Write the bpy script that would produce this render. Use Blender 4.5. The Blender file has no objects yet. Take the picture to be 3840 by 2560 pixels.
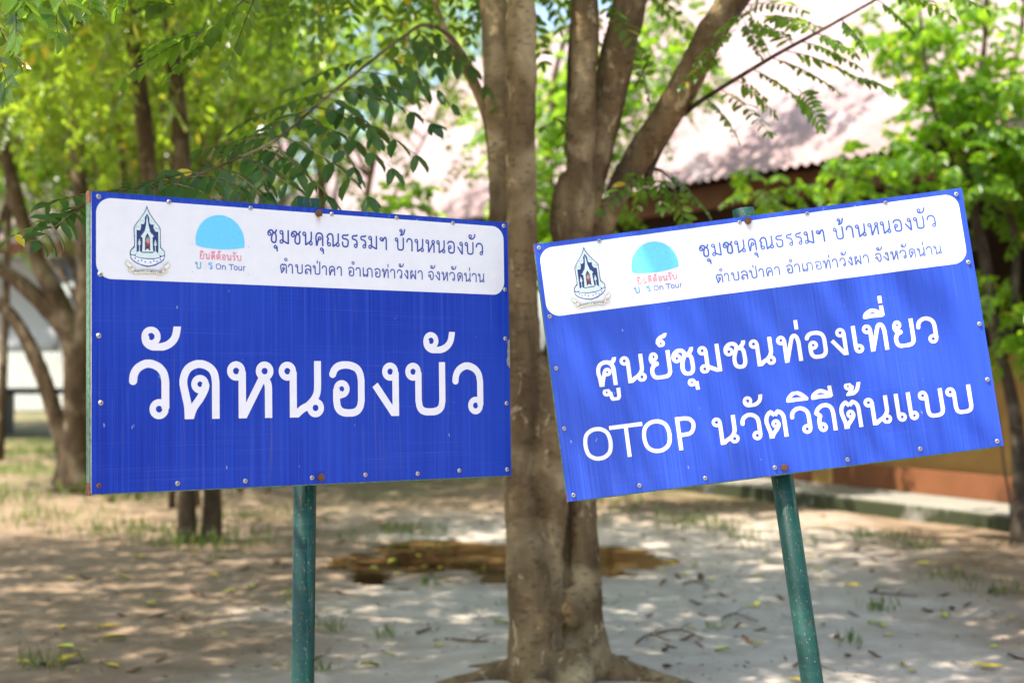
import bpy, bmesh, math, random
import numpy as np
from mathutils import Vector, Matrix, noise
from mathutils.geometry import tessellate_polygon

random.seed(7)
rng = np.random.default_rng(7)
scene = bpy.context.scene
COL = scene.collection

# ------------------------------------------------------------------ camera
CAM = Vector((0.0, 0.0, 1.5))
PITCH = math.radians(0.5)
FPX = 5333.33                       # 50 mm lens on a 36 mm sensor, in 3840 px photo pixels
cam_data = bpy.data.cameras.new("camera")
cam = bpy.data.objects.new("camera", cam_data)
COL.objects.link(cam)
cam.location = CAM
cam.rotation_euler = (math.pi / 2 + PITCH, 0, 0)
cam_data.lens = 50
cam_data.sensor_width = 36
cam_data.clip_start = 0.05
cam_data.clip_end = 1000
cam_data.dof.use_dof = True
cam_data.dof.focus_distance = 3.8
cam_data.dof.aperture_fstop = 2.3
scene.camera = cam
MCAM = Matrix.Translation(CAM) @ cam.rotation_euler.to_matrix().to_4x4()

# ------------------------------------------------------------------ light
SUN = Vector((-0.42, -0.21, 0.88)).normalized()
SUN_EL = math.asin(SUN.z)
SUN_AZ = math.atan2(SUN.x, SUN.y)
world = bpy.data.worlds.new("World")
scene.world = world
world.use_nodes = True
wn = world.node_tree.nodes
sky = wn.new("ShaderNodeTexSky")
sky.sky_type = 'NISHITA'
sky.sun_disc = False
sky.sun_elevation = SUN_EL
sky.sun_rotation = SUN_AZ
sky.air_density = 1.0
sky.dust_density = 2.5
sky.ozone_density = 1.0
wn["Background"].inputs[1].default_value = 0.15
world.node_tree.links.new(sky.outputs[0], wn["Background"].inputs[0])
sun_data = bpy.data.lights.new("sun", 'SUN')
sun_data.energy = 4.4
sun_data.angle = math.radians(0.53)
sun_data.color = (1.0, 0.93, 0.83)
sun = bpy.data.objects.new("sun", sun_data)
COL.objects.link(sun)
sun.rotation_euler = (-SUN).to_track_quat('-Z', 'Y').to_euler()
sun.location = (-6, -3, 14)
scene.view_settings.view_transform = 'Standard'
scene.view_settings.look = 'None'
scene.view_settings.exposure = 1.45
scene.view_settings.gamma = 1.0
scene.cycles.max_bounces = 8
scene.cycles.diffuse_bounces = 4
scene.cycles.transmission_bounces = 4
scene.cycles.sample_clamp_indirect = 6.0
scene.cycles.use_denoising = True


# ------------------------------------------------------------------ helpers
def P(px, py, d):
    """Point at depth d metres seen at photo pixel (3840 wide)."""
    return MCAM @ Vector(((px - 1920) / FPX * d, (1280 - py) / FPX * d, -d))


K = 3840 / 2352


def Q(px, py, d):
    return P(px * K, py * K, d)


def tag(o, label=None, cat=None, group=None, kind=None):
    if label: o["label"] = label
    if cat: o["category"] = cat
    if group: o["group"] = group
    if kind: o["kind"] = kind
    return o


def empty(name, loc, label, cat, group=None):
    o = bpy.data.objects.new(name, None)
    o.empty_display_size = 0.1
    COL.objects.link(o)
    o.location = loc
    return tag(o, label, cat, group)


def link(name, me, mat=None, parent=None, world=True):
    """Link a mesh whose vertices are in world space (world=True) or already local to its parent."""
    o = bpy.data.objects.new(name, me)
    COL.objects.link(o)
    if mat is not None:
        for m in (mat if isinstance(mat, (list, tuple)) else [mat]):
            me.materials.append(m)
    if parent is not None:
        o.parent = parent
        if world:
            o.matrix_parent_inverse = tree_matrix(parent).inverted()
    return o


def tree_matrix(o):
    m = o.matrix_parent_inverse @ o.matrix_basis if o.parent else o.matrix_basis.copy()
    if o.parent:
        m = tree_matrix(o.parent) @ m
    return m


def mesh_py(name, v, f, smooth=False):
    me = bpy.data.meshes.new(name)
    me.from_pydata([tuple(p) for p in v], [], f)
    if smooth:
        me.shade_smooth()
    me.update()
    return me


def mesh_np(name, V, F):
    """Fast mesh from (n,3) verts and (m,k) faces of equal size."""
    me = bpy.data.meshes.new(name)
    V = np.ascontiguousarray(V, dtype=np.float32)
    F = np.ascontiguousarray(F, dtype=np.int32)
    m, k = F.shape
    me.vertices.add(len(V))
    me.vertices.foreach_set("co", V.ravel())
    me.loops.add(m * k)
    me.loops.foreach_set("vertex_index", F.ravel())
    me.polygons.add(m)
    me.polygons.foreach_set("loop_start", np.arange(0, m * k, k, dtype=np.int32))
    me.update(calc_edges=True)
    me.validate()
    return me


def box(v, f, c, s, R=None):
    """Append a box (centre c, full size s, optional 3x3 rotation)."""
    n = len(v)
    for z in (-.5, .5):
        for x, y in ((-.5, -.5), (.5, -.5), (.5, .5), (-.5, .5)):
            p = Vector((x * s[0], y * s[1], z * s[2]))
            if R is not None:
                p = R @ p
            v.append(Vector(c) + p)
    for q in ((3, 2, 1, 0), (4, 5, 6, 7), (0, 1, 5, 4), (1, 2, 6, 5), (2, 3, 7, 6), (3, 0, 4, 7)):
        f.append(tuple(n + i for i in q))


def bevel(me, w, seg=2):
    bm = bmesh.new()
    bm.from_mesh(me)
    bmesh.ops.bevel(bm, geom=bm.edges[:], offset=w, segments=seg, affect='EDGES', profile=0.6)
    bm.to_mesh(me)
    bm.free()
    return me


def spline(pts, rad, n=6):
    """Catmull-Rom through points, radii interpolated."""
    pts = [Vector(p) for p in pts]
    if len(pts) < 3:
        out, ro = [], []
        for i in range(n + 1):
            t = i / n
            out.append(pts[0].lerp(pts[-1], t))
            ro.append(rad[0] + (rad[-1] - rad[0]) * t)
        return out, ro
    P_ = [pts[0] * 2 - pts[1]] + pts + [pts[-1] * 2 - pts[-2]]
    out, ro = [], []
    for i in range(1, len(P_) - 2):
        a, b, c, d = P_[i - 1], P_[i], P_[i + 1], P_[i + 2]
        for k in range(n):
            t = k / n
            out.append(.5 * ((2 * b) + (c - a) * t + (2 * a - 5 * b + 4 * c - d) * t * t + (3 * b - a - 3 * c + d) * t ** 3))
            ro.append(rad[i - 1] + (rad[i] - rad[i - 1]) * t)
    out.append(pts[-1])
    ro.append(rad[-1])
    return out, ro


def tube(v, f, pts, rad, seg=8, n=5, wob=0.0, freq=3.0, cap=True):
    pts, rad = spline(pts, rad, n)
    base = len(v)
    t0 = (pts[1] - pts[0]).normalized()
    ref = Vector((0, 1, 0)) if abs(t0.y) < .8 else Vector((1, 0, 0))
    u = t0.cross(ref).normalized()
    for i, p in enumerate(pts):
        t = (pts[min(i + 1, len(pts) - 1)] - pts[max(i - 1, 0)]).normalized()
        u = (u - t * u.dot(t)).normalized()
        w = t.cross(u)
        for k in range(seg):
            a = 2 * math.pi * k / seg
            d = u * math.cos(a) + w * math.sin(a)
            r = rad[i]
            if wob:
                r *= 1 + wob * noise.noise((p + d * r) * freq) + .5 * wob * noise.noise((p + d * r) * freq * 3.1)
            v.append(p + d * r)
    m = len(pts)
    for i in range(m - 1):
        for k in range(seg):
            a = base + i * seg + k
            b = base + i * seg + (k + 1) % seg
            f.append((a, b, b + seg, a + seg))
    if cap:
        f.append(tuple(base + k for k in reversed(range(seg))))
        f.append(tuple(base + (m - 1) * seg + k for k in range(seg)))


def disc_pts(cx, cy, r, n=24):
    return [(cx + r * math.cos(2 * math.pi * k / n), cy + r * math.sin(2 * math.pi * k / n)) for k in range(n)]


# ------------------------------------------------------------------ materials
class NT:
    """Small wrapper for building node trees."""
    def __init__(self, name, rough=0.6, spec=0.5):
        self.m = bpy.data.materials.new(name)
        self.m.use_nodes = True
        self.t = self.m.node_tree
        self.b = self.t.nodes["Principled BSDF"]
        self.b.inputs["Roughness"].default_value = rough
        self.b.inputs["Specular IOR Level"].default_value = spec

    def n(self, typ, **kw):
        nd = self.t.nodes.new(typ)
        for k, val in kw.items():
            setattr(nd, k, val)
        return nd

    def l(self, a, b):
        self.t.links.new(a, b)

    def coord(self, scale=(1, 1, 1), kind="Object", loc=(0, 0, 0), rot=(0, 0, 0)):
        tc = self.n("ShaderNodeTexCoord")
        mp = self.n("ShaderNodeMapping")
        mp.inputs["Scale"].default_value = scale
        mp.inputs["Location"].default_value = loc
        mp.inputs["Rotation"].default_value = rot
        self.l(tc.outputs[kind], mp.inputs[0])
        return mp.outputs[0]

    def noise(self, vec, scale, detail=4, rough=.55, dist=0.0):
        nd = self.n("ShaderNodeTexNoise")
        nd.inputs["Scale"].default_value = scale
        nd.inputs["Detail"].default_value = detail
        nd.inputs["Roughness"].default_value = rough
        nd.inputs["Distortion"].default_value = dist
        self.l(vec, nd.inputs["Vector"])
        return nd.outputs[0]

    def ramp(self, fac, stops):
        nd = self.n("ShaderNodeValToRGB")
        cr = nd.color_ramp
        while len(cr.elements) < len(stops):
            cr.elements.new(.5)
        for e, (p, c) in zip(cr.elements, stops):
            e.position = p
            e.color = (*c, 1) if isinstance(c, tuple) else (c, c, c, 1)
        self.l(fac, nd.inputs[0])
        return nd.outputs[0]

    def mix(self, fac, a, b, blend='MIX'):
        nd = self.n("ShaderNodeMix", data_type='RGBA', blend_type=blend)
        for s, val in ((0, fac), (6, a), (7, b)):
            if isinstance(val, (int, float)):
                nd.inputs[s].default_value = val
            elif isinstance(val, tuple):
                nd.inputs[s].default_value = (*val, 1)
            else:
                self.l(val, nd.inputs[s])
        return nd.outputs[2]

    def math(self, op, a, b=0.0, clamp=False):
        nd = self.n("ShaderNodeMath", operation=op, use_clamp=clamp)
        for s, val in ((0, a), (1, b)):
            if isinstance(val, (int, float)):
                nd.inputs[s].default_value = val
            else:
                self.l(val, nd.inputs[s])
        return nd.outputs[0]

    def bump(self, h, strength=.3, dist=.01):
        nd = self.n("ShaderNodeBump")
        nd.inputs["Strength"].default_value = strength
        nd.inputs["Distance"].default_value = dist
        self.l(h, nd.inputs["Height"])
        self.l(nd.outputs[0], self.b.inputs["Normal"])

    def color(self, c):
        if isinstance(c, tuple):
            self.b.inputs["Base Color"].default_value = (*c, 1)
        else:
            self.l(c, self.b.inputs["Base Color"])
        return self.m


def bark(name, dark, mid, light, scale=1.0):
    k = NT(name, .85, .25)
    c = k.coord((1, 1, .35))
    n1 = k.noise(c, 7 * scale, 5, .6)
    n2 = k.noise(k.coord((1, 1, 2.2)), 22 * scale, 4, .65)
    n3 = k.noise(k.coord(), 2.2 * scale, 3, .5, .5)
    base = k.mix(k.ramp(n1, [(.36, 0.0), (.66, 1.0)]), dark, mid)
    base = k.mix(k.ramp(n3, [(.5, 0.0), (.68, 1.0)]), base, light)
    base = k.mix(k.ramp(n2, [(.54, 0.0), (.70, .75)]), base, tuple(x * .30 for x in dark))
    n4 = k.noise(k.coord((1, 1, .5), loc=(5, 2, 1)), 13 * scale, 5, .7, .8)
    base = k.mix(k.ramp(n4, [(.60, 0.0), (.66, .8)]), base, light)
    n5 = k.noise(k.coord((1, 1, .3), loc=(1, 8, 3)), 3.5 * scale, 4, .6, 1.2)
    base = k.mix(k.ramp(n5, [(.52, 0.0), (.66, .75)]), base, tuple(x * .55 for x in dark))
    h = k.math('ADD', k.math('MULTIPLY', n1, .6), k.math('MULTIPLY', n2, .5))
    k.bump(h, .8, .018)
    return k.color(base)


def leaf_mat(name, ca, cb, cyel, ty=(.30, .46, .04), trans=.45, rough=.38, yel=.988):
    k = NT(name, rough, .45)
    g = k.n("ShaderNodeNewGeometry")
    rnd = g.outputs["Random Per Island"]
    col = k.ramp(rnd, [(0, ca), (.5, tuple((x + y) / 2 for x, y in zip(ca, cb))), (yel - .02, cb), (yel, cyel), (1, cyel)])
    k.color(col)
    tr = k.n("ShaderNodeBsdfTranslucent")
    tcol = k.ramp(rnd, [(0, tuple(x * .75 for x in ty)), (.6, ty), (yel - .02, tuple(min(1, x * 1.2) for x in ty)), (yel, tuple(min(.9, x * 2.2) for x in cyel)), (1, tuple(min(.9, x * 2.2) for x in cyel))])
    k.l(tcol, tr.inputs[0])
    mx = k.n("ShaderNodeMixShader")
    mx.inputs[0].default_value = trans
    k.l(k.b.outputs[0], mx.inputs[1])
    k.l(tr.outputs[0], mx.inputs[2])
    k.l(mx.outputs[0], k.t.nodes["Material Output"].inputs[0])
    return k.m


def plain(name, c, rough=.6, spec=.4, metal=0.0, var=.15, vs=6.0):
    k = NT(name, rough, spec)
    k.b.inputs["Metallic"].default_value = metal
    n1 = k.noise(k.coord(), vs, 4)
    return k.color(k.mix(k.ramp(n1, [(.3, 0.0), (.7, 1.0)]), tuple(x * (1 - var) for x in c), tuple(min(1, x * (1 + var)) for x in c)))


M = {}
M['bark_main'] = bark('smooth_grey_bark', (.095, .060, .026), (.215, .145, .067), (.44, .34, .185))
M['bark_far'] = bark('brown_bark', (.070, .045, .024), (.135, .092, .050), (.31, .24, .155))
M['bark_thin'] = bark('dark_bark', (.05, .035, .025), (.10, .07, .048), (.22, .17, .12), 2.0)
M['leaf'] = leaf_mat('green_leaf', (.036, .095, .014), (.095, .185, .018), (.55, .38, .02), (.32, .55, .03), .48, .28)
M['leaf_dark'] = leaf_mat('deep_green_leaf', (.022, .072, .014), (.052, .12, .02), (.5, .38, .03), (.14, .27, .02), .3, .36)
M['leaf_bright'] = leaf_mat('bright_green_leaf', (.06, .15, .012), (.12, .24, .02), (.5, .42, .03), (.42, .70, .03), .54, .3)
M['leaf_olive'] = leaf_mat('olive_green_leaf', (.042, .095, .012), (.115, .18, .018), (.5, .36, .03), (.46, .64, .04), .5, .26)

# ------------------------------------------------------------------ lettering
# Glyphs as pen strokes in units of the letter height: width, strokes.
# S smooth curve, L straight pen line, O loop (cx, cy, r); letters are clipped to 0..1 unless given a taller top.
def Gl(w, *st, top=1.0):
    return (w, st, top)


RL = .112
GLY = {
 'ว': Gl(.70, ('S', (.07, .63), (.09, .76), (.17, .87), (.33, .935), (.5, .885), (.6, .78), (.635, .64)), ('L', (.635, .64), (.635, .18)), ('O', .523, .175, RL)),
 'ด': Gl(.73, ('S', (.165, -.1), (.155, .2), (.11, .42), (.073, .62), (.11, .78), (.2, .885), (.365, .935), (.53, .885), (.625, .78), (.657, .63)), ('L', (.657, .64), (.657, -.1)),
          ('O', .372, .59, .102), ('S', (.474, .58), (.455, .5), (.38, .36), (.25, .18), (.185, .0))),
 'ห': Gl(.87, ('O', .173, .817, RL), ('L', (.285, .81), (.285, -.1)), ('L', (.275, -.02), (.66, .69)), ('O', .707, .817, RL), ('S', (.655, .69), (.73, .66), (.772, .57), (.778, .45)), ('L', (.778, .5), (.778, -.1))),
 'น': Gl(.88, ('O', .173, .817, RL), ('L', (.285, .81), (.285, -.1)), ('S', (.27, -.01), (.45, .14), (.58, .21), (.70, .33), (.755, .45), (.765, .6)), ('L', (.765, .55), (.765, 1.1)), ('O', .72, .165, RL)),
 'อ': Gl(.72, ('S', (.065, .755), (.11, .85), (.2, .915), (.37, .935), (.54, .885), (.62, .79), (.65, .66)), ('L', (.65, .67), (.65, .28)), ('S', (.65, .29), (.62, .17), (.54, .09), (.4, .065), (.25, .09), (.17, .17), (.145, .29)), ('L', (.145, .28), (.145, .5)), ('O', .25, .5, .105), ('L', (.147, .40), (.25, .395))),
 'ง': Gl(.56, ('O', .374, .817, RL), ('L', (.487, .81), (.487, -.1)), ('L', (.5, -.03), (.055, .575))),
 'บ': Gl(.88, ('O', .176, .817, RL), ('L', (.29, .81), (.29, .25)), ('S', (.29, .27), (.325, .14), (.41, .08), (.555, .065), (.69, .085), (.78, .15), (.812, .27)), ('L', (.812, .25), (.812, 1.1))),
 'ป': Gl(.88, ('O', .176, .817, RL), ('L', (.29, .81), (.29, .25)), ('S', (.29, .27), (.325, .14), (.41, .08), (.555, .065), (.69, .085), (.78, .15), (.812, .27)), ('L', (.812, .25), (.812, 1.6)), top=1.36),
 'ม': Gl(.77, ('O', .173, .817, RL), ('L', (.285, .81), (.285, .16)), ('O', .175, .16, RL), ('L', (.25, .25), (.70, .02)), ('L', (.70, 1.1), (.70, -.1))),
 'ช': Gl(.76, ('O', .165, .66, .108), ('S', (.057, .66), (.08, .80), (.19, .91), (.32, .93), (.42, .86), (.43, .74), (.36, .55), (.325, .40), (.32, .25), (.37, .12), (.50, .065), (.62, .11), (.67, .24), (.675, .4), (.66, .62), (.60, .72), (.52, .74)), ('S', (.54, .75), (.64, .84), (.69, .94), (.70, 1.1))),
 'ค': Gl(.68, ('S', (.13, -.1), (.10, .3), (.07, .55), (.09, .72), (.18, .88), (.34, .935), (.5, .885), (.59, .75), (.612, .58)), ('L', (.612, .6), (.612, -.1)), ('O', .375, .555, .1), ('S', (.275, .56), (.26, .45), (.2, .25), (.15, .0))),
 'ศ': Gl(.75, ('S', (.13, -.1), (.10, .3), (.07, .5), (.09, .66), (.18, .80), (.34, .855), (.5, .81), (.59, .68), (.612, .52)), ('L', (.612, .55), (.612, -.1)), ('O', .375, .50, .095), ('S', (.28, .5), (.25, .38), (.19, .2), (.15, .0)), ('S', (.44, .83), (.58, .83), (.66, .92), (.69, 1.1))),
 'ณ': Gl(1.04, ('L', (.52, -.1), (.52, .62)), ('S', (.52, .62), (.50, .78), (.43, .89), (.31, .935), (.18, .88), (.10, .78), (.06, .67)), ('L', (.06, .675), (.17, .575)), ('S', (.17, .575), (.12, .48), (.10, .35), (.10, .16)), ('O', .21, .165, RL), ('S', (.51, .0), (.64, .12), (.77, .21), (.88, .33), (.925, .45), (.93, .6)), ('L', (.93, .55), (.93, 1.1)), ('O', .885, .165, RL)),
 'ธ': Gl(.60, ('S', (.55, 1.02), (.47, .90), (.3, .90), (.15, .88), (.085, .77), (.14, .66), (.3, .63), (.45, .6), (.53, .5), (.535, .35), (.51, .17), (.43, .085), (.3, .065), (.17, .09), (.1, .2), (.09, .40))),
 'ร': Gl(.53, ('S', (.48, 1.02), (.41, .90), (.27, .90), (.13, .87), (.075, .76), (.13, .66), (.27, .63), (.4, .57), (.46, .44), (.465, .3)), ('L', (.465, .32), (.465, .17)), ('O', .354, .165, RL)),
 'ฯ': Gl(.65, ('O', .165, .79, .1), ('S', (.17, .69), (.29, .66), (.36, .78), (.45, .91), (.55, .89), (.585, .74)), ('L', (.585, .76), (.585, -.1))),
 'า': Gl(.58, ('S', (.067, .68), (.1, .82), (.19, .915), (.31, .935), (.44, .87), (.505, .74), (.51, .6)), ('L', (.51, .62), (.51, -.1))),
 'ต': Gl(.76, ('S', (.175, -.1), (.16, .2), (.11, .40), (.07, .60), (.1, .77), (.18, .88), (.27, .935)), ('L', (.26, .93), (.385, .80)), ('L', (.385, .80), (.51, .93)), ('S', (.50, .93), (.61, .87), (.68, .75), (.695, .6)), ('L', (.695, .62), (.695, -.1)), ('O', .385, .50, .098), ('S', (.483, .49), (.46, .40), (.38, .29), (.25, .14), (.19, .0))),
 'ล': Gl(.74, ('S', (.075, .76), (.15, .87), (.34, .935), (.54, .88), (.65, .74), (.672, .56)), ('L', (.672, .58), (.672, -.1)), ('O', .18, .165, RL), ('S', (.07, .17), (.08, .35), (.17, .49), (.33, .535), (.5, .48), (.672, .33))),
 'เ': Gl(.38, ('L', (.105, 1.1), (.105, .16)), ('O', .212, .165, .108)),
 'แ': Gl(.82, ('L', (.105, 1.1), (.105, .16)), ('O', .212, .165, .108), ('L', (.54, 1.1), (.54, .16)), ('O', .647, .165, .108)),
 'ภ': Gl(.84, ('L', (.775, -.1), (.775, .62)), ('S', (.775, .60), (.74, .78), (.64, .89), (.48, .935), (.31, .88), (.21, .78), (.16, .67)), ('L', (.16, .675), (.29, .575)), ('S', (.29, .575), (.25, .48), (.24, .35), (.24, .16)), ('O', .132, .165, .108)),
 'ถ': Gl(.76, ('L', (.695, -.1), (.695, .62)), ('S', (.695, .60), (.66, .78), (.56, .89), (.40, .935), (.22, .88), (.11, .78), (.06, .67)), ('L', (.06, .675), (.2, .575)), ('S', (.2, .575), (.15, .48), (.13, .35), (.135, .16)), ('O', .245, .165, RL)),
 'ก': Gl(.74, ('L', (.675, -.1), (.675, .62)), ('S', (.675, .60), (.64, .78), (.54, .89), (.40, .935), (.22, .88), (.11, .78), (.06, .67)), ('L', (.06, .675), (.2, .575)), ('S', (.2, .575), (.15, .48), (.14, .3), (.14, .1)), ('L', (.14, .2), (.14, -.1))),
 'ท': Gl(.86, ('O', .173, .817, RL), ('L', (.285, .81), (.285, -.1)), ('L', (.28, .0), (.53, .76)), ('S', (.52, .73), (.58, .88), (.665, .93), (.745, .86), (.785, .7), (.79, .6)), ('L', (.79, .62), (.79, -.1))),
 'ผ': Gl(.78, ('L', (.10, .82), (.10, -.1)), ('L', (.085, -.02), (.39, .56)), ('L', (.39, .56), (.71, -.02)), ('L', (.70, 1.1), (.70, -.1)), ('O', .21, .817, .108)),
 'จ': Gl(.72, ('S', (.075, .76), (.17, .88), (.36, .935), (.52, .88), (.62, .75), (.64, .55), (.63, .33), (.56, .14), (.42, .01)), ('S', (.47, .03), (.36, .10), (.31, .22), (.29, .42)), ('O', .18, .47, .108)),
 'ย': Gl(.82, ('O', .2, .825, .105), ('S', (.095, .82), (.095, .70), (.17, .60), (.31, .575)), ('S', (.31, .56), (.18, .51), (.10, .4), (.085, .26), (.14, .12), (.28, .065), (.5, .065), (.66, .10), (.74, .2), (.755, .35)), ('L', (.755, .33), (.755, 1.1))),
 'ะ': Gl(.42, ('O', .12, .70, .09), ('S', (.12, .61), (.24, .63), (.34, .80)), ('O', .12, .2, .09), ('S', (.12, .11), (.24, .13), (.34, .30))),
 'ฒ': Gl(1.1, ('S', (.20, -.1), (.16, .2), (.10, .40), (.07, .60), (.12, .85), (.25, .93)), ('L', (.25, .93), (.36, .80)), ('L', (.36, .8), (.47, .93)), ('S', (.47, .93), (.58, .8), (.6, .6), (.6, -.1)), ('O', .34, .45, .1), ('S', (.6, .0), (.75, .2), (.95, .4)), ('L', (.97, .3), (.97, 1.1)), ('O', .90, .165, RL)),
 'O': Gl(.88, ('S', (.44, .935), (.62, .895), (.765, .76), (.815, .5), (.765, .24), (.62, .105), (.44, .065), (.26, .105), (.115, .24), (.065, .5), (.115, .76), (.26, .895), (.44, .935))),
 'T': Gl(.80, ('L', (-.1, .935), (.9, .935)), ('L', (.40, .935), (.40, -.1))),
 'P': Gl(.60, ('L', (.065, 1.1), (.065, -.1)), ('L', (.065, .935), (.28, .935)), ('S', (.27, .935), (.43, .90), (.52, .80), (.535, .70), (.50, .57), (.41, .475), (.27, .45)), ('L', (.28, .45), (.065, .45))),
 'n': Gl(.82, ('L', (.09, 1.1), (.09, -.1)), ('S', (.09, .55), (.18, .82), (.40, .92), (.62, .86), (.73, .62), (.735, .4)), ('L', (.735, .45), (.735, -.1))),
 'o': Gl(.95, ('S', (.47, .93), (.7, .85), (.86, .5), (.7, .15), (.47, .07), (.24, .15), (.09, .5), (.24, .85), (.47, .93))),
 'u': Gl(.82, ('L', (.09, 1.1), (.09, .4)), ('S', (.09, .45), (.13, .2), (.3, .08), (.5, .1), (.66, .22), (.73, .45)), ('L', (.73, 1.1), (.73, -.1))),
 'r': Gl(.55, ('L', (.09, 1.1), (.09, -.1)), ('S', (.09, .55), (.16, .82), (.32, .93), (.50, .93))),
}
# Tone and vowel marks: strokes in the unit box of the mark, loop radius in letter heights.
MARK = {
 'ั': (('o', .225, .57, .112), ('S', (.075, .55), (.11, .32), (.24, .17), (.45, .14), (.68, .27), (.84, .58), (.91, 1.2))),
 'ุ': (('o', .36, .67, .092), ('L', (.80, .72), (.84, -.2))),
 'ู': (('o', .2, .74, .09), ('L', (.40, .74), (.43, .35)), ('S', (.43, .4), (.48, .18), (.62, .10), (.78, .14), (.86, .32)), ('L', (.86, .3), (.87, 1.2))),
 '่': (('L', (.5, 1.2), (.5, -.2)),),
 '้': (('o', .27, .76, .088), ('S', (.50, .70), (.42, .45), (.22, .10)), ('S', (.18, .10), (.45, .13), (.74, .42), (.92, 1.15))),
 '์': (('o', .42, .26, .09), ('S', (.16, .3), (.26, .58), (.5, .74), (.75, .82), (.90, 1.2))),
 'ิ': (('S', (.06, .12), (.14, .5), (.42, .88), (.70, .62), (.93, .12)), ('S', (.04, .12), (.4, .20), (.96, .12))),
 'ี': (('S', (.06, .12), (.14, .42), (.42, .66), (.70, .48), (.90, .12)), ('S', (.04, .12), (.4, .20), (.9, .12)), ('L', (.91, .1), (.89, 1.2))),
 'ํ': (('o', .5, .5, .13),),
}


def cr2(pts, n=8):
    pts = [np.array(p, float) for p in pts]
    if len(pts) < 3:
        return pts
    q = [2 * pts[0] - pts[1]] + pts + [2 * pts[-1] - pts[-2]]
    if np.allclose(pts[0], pts[-1]):
        q[0], q[-1] = pts[-2], pts[1]
    out = []
    for i in range(1, len(q) - 2):
        a, b, c, d = q[i - 1:i + 3]
        for k in range(n):
            t = k / n
            out.append(.5 * (2 * b + (c - a) * t + (2 * a - 5 * b + 4 * c - d) * t * t + (3 * b - a - 3 * c + d) * t ** 3))
    out.append(pts[-1])
    return out


def march(F, x0, y0, c, V, Fc):
    """Polygons of the region F<0 on a grid of nodes, appended to V, Fc (2D)."""
    ny, nx = F.shape
    ins = F < 0
    for j in range(ny - 1):
        i = 0
        r0, r1 = ins[j], ins[j + 1]
        if not (r0.any() or r1.any()):
            continue
        while i < nx - 1:
            q = (r0[i], r0[i + 1], r1[i + 1], r1[i])
            if not any(q):
                i += 1
                continue
            if all(q):
                s = i
                while i < nx - 1 and r0[i] and r0[i + 1] and r1[i] and r1[i + 1]:
                    i += 1
                n = len(V)
                V += [(x0 + s * c, y0 + j * c), (x0 + i * c, y0 + j * c), (x0 + i * c, y0 + (j + 1) * c), (x0 + s * c, y0 + (j + 1) * c)]
                Fc.append((n, n + 1, n + 2, n + 3))
                continue
            cor = ((i, j), (i + 1, j), (i + 1, j + 1), (i, j + 1))
            n = len(V)
            poly = []
            for k in range(4):
                a, b = cor[k], cor[(k + 1) % 4]
                fa, fb = F[a[1], a[0]], F[b[1], b[0]]
                if fa < 0:
                    poly.append((x0 + a[0] * c, y0 + a[1] * c))
                if (fa < 0) != (fb < 0):
                    t = fa / (fa - fb)
                    poly.append((x0 + (a[0] + (b[0] - a[0]) * t) * c, y0 + (a[1] + (b[1] - a[1]) * t) * c))
            if len(poly) >= 3:
                V += poly
                Fc.append(tuple(range(n, n + len(poly))))
            i += 1


def stroke_field(strokes, sx, sy, ox, oy, H, half, lo, hi, V, Fc, cell, loopk=.8):
    segs, loops = [], []
    for s in strokes:
        if s[0] in 'Oo':
            r = s[3] * H
            loops.append((ox + s[1] * sx, oy + s[2] * sy, r * (sx / sy if s[0] == 'O' else 1.0), r))
        else:
            pts = cr2(s[1:]) if s[0] == 'S' else [np.array(p, float) for p in s[1:]]
            pts = [(ox + p[0] * sx, oy + p[1] * sy) for p in pts]
            closed = abs(pts[0][0] - pts[-1][0]) + abs(pts[0][1] - pts[-1][1]) < 1e-6
            for a, b, k in zip(pts[:-1], pts[1:], range(len(pts))):
                segs.append((a, b, k == 0 and not closed, k == len(pts) - 2 and not closed))
    xs = [p[0] for s in segs for p in s[:2]] + [c[0] + d * (c[2] + half) for c in loops for d in (-1, 1)]
    x0, x1 = min(xs) - half - 2 * cell, max(xs) + half + 2 * cell
    y0, y1 = lo - 2 * cell, hi + 2 * cell
    X, Y = np.meshgrid(np.arange(x0, x1, cell), np.arange(y0, y1, cell))
    D = np.full(X.shape, 1e3)
    for a, b, sa, sb in segs:
        dx, dy = b[0] - a[0], b[1] - a[1]
        L2 = dx * dx + dy * dy + 1e-12
        t = ((X - a[0]) * dx + (Y - a[1]) * dy) / L2
        tc = np.clip(t, 0, 1)
        d = np.hypot(X - a[0] - tc * dx, Y - a[1] - tc * dy) - half
        L = math.sqrt(L2)
        if sa:
            d = np.maximum(d, -t * L)
        if sb:
            d = np.maximum(d, (t - 1) * L)
        D = np.minimum(D, d)
    for cx, cy, rx, ry in loops:
        r = np.hypot((X - cx) / rx, (Y - cy) / ry)
        D = np.minimum(D, np.abs(r - 1) * (rx + ry) / 2 - half * loopk)
    D = np.maximum(D, np.maximum(lo - Y, Y - hi))
    march(D, x0, y0, cell, V, Fc)


def lettering(name, items, base, H, half, z, mat, parent, cell, marks=(), yf=None):
    """items: (char, x0, x1[, height]) in mm on the board; marks: (char, x0, x1, y0, y1)."""
    V, Fc = [], []
    for it in items:
        ch, a, b = it[:3]
        h = it[3] if len(it) > 3 else H
        w, st, top = GLY[ch]
        bs = base + (yf((a + b) / 2) if yf else 0)
        stroke_field(st, (b - a) / w, h, a, bs, h, half, bs, bs + h * top, V, Fc, cell)
    for ch, a, b, c, d in marks:
        bs = yf((a + b) / 2) if yf else 0
        stroke_field(MARK[ch], b - a, d - c, a, c + bs, H, half * .95, c + bs, d + bs, V, Fc, cell)
    me = mesh_py(name, [(x * .001, y * .001, z) for x, y in V], Fc)
    return link(name, me, mat, parent, False)


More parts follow.
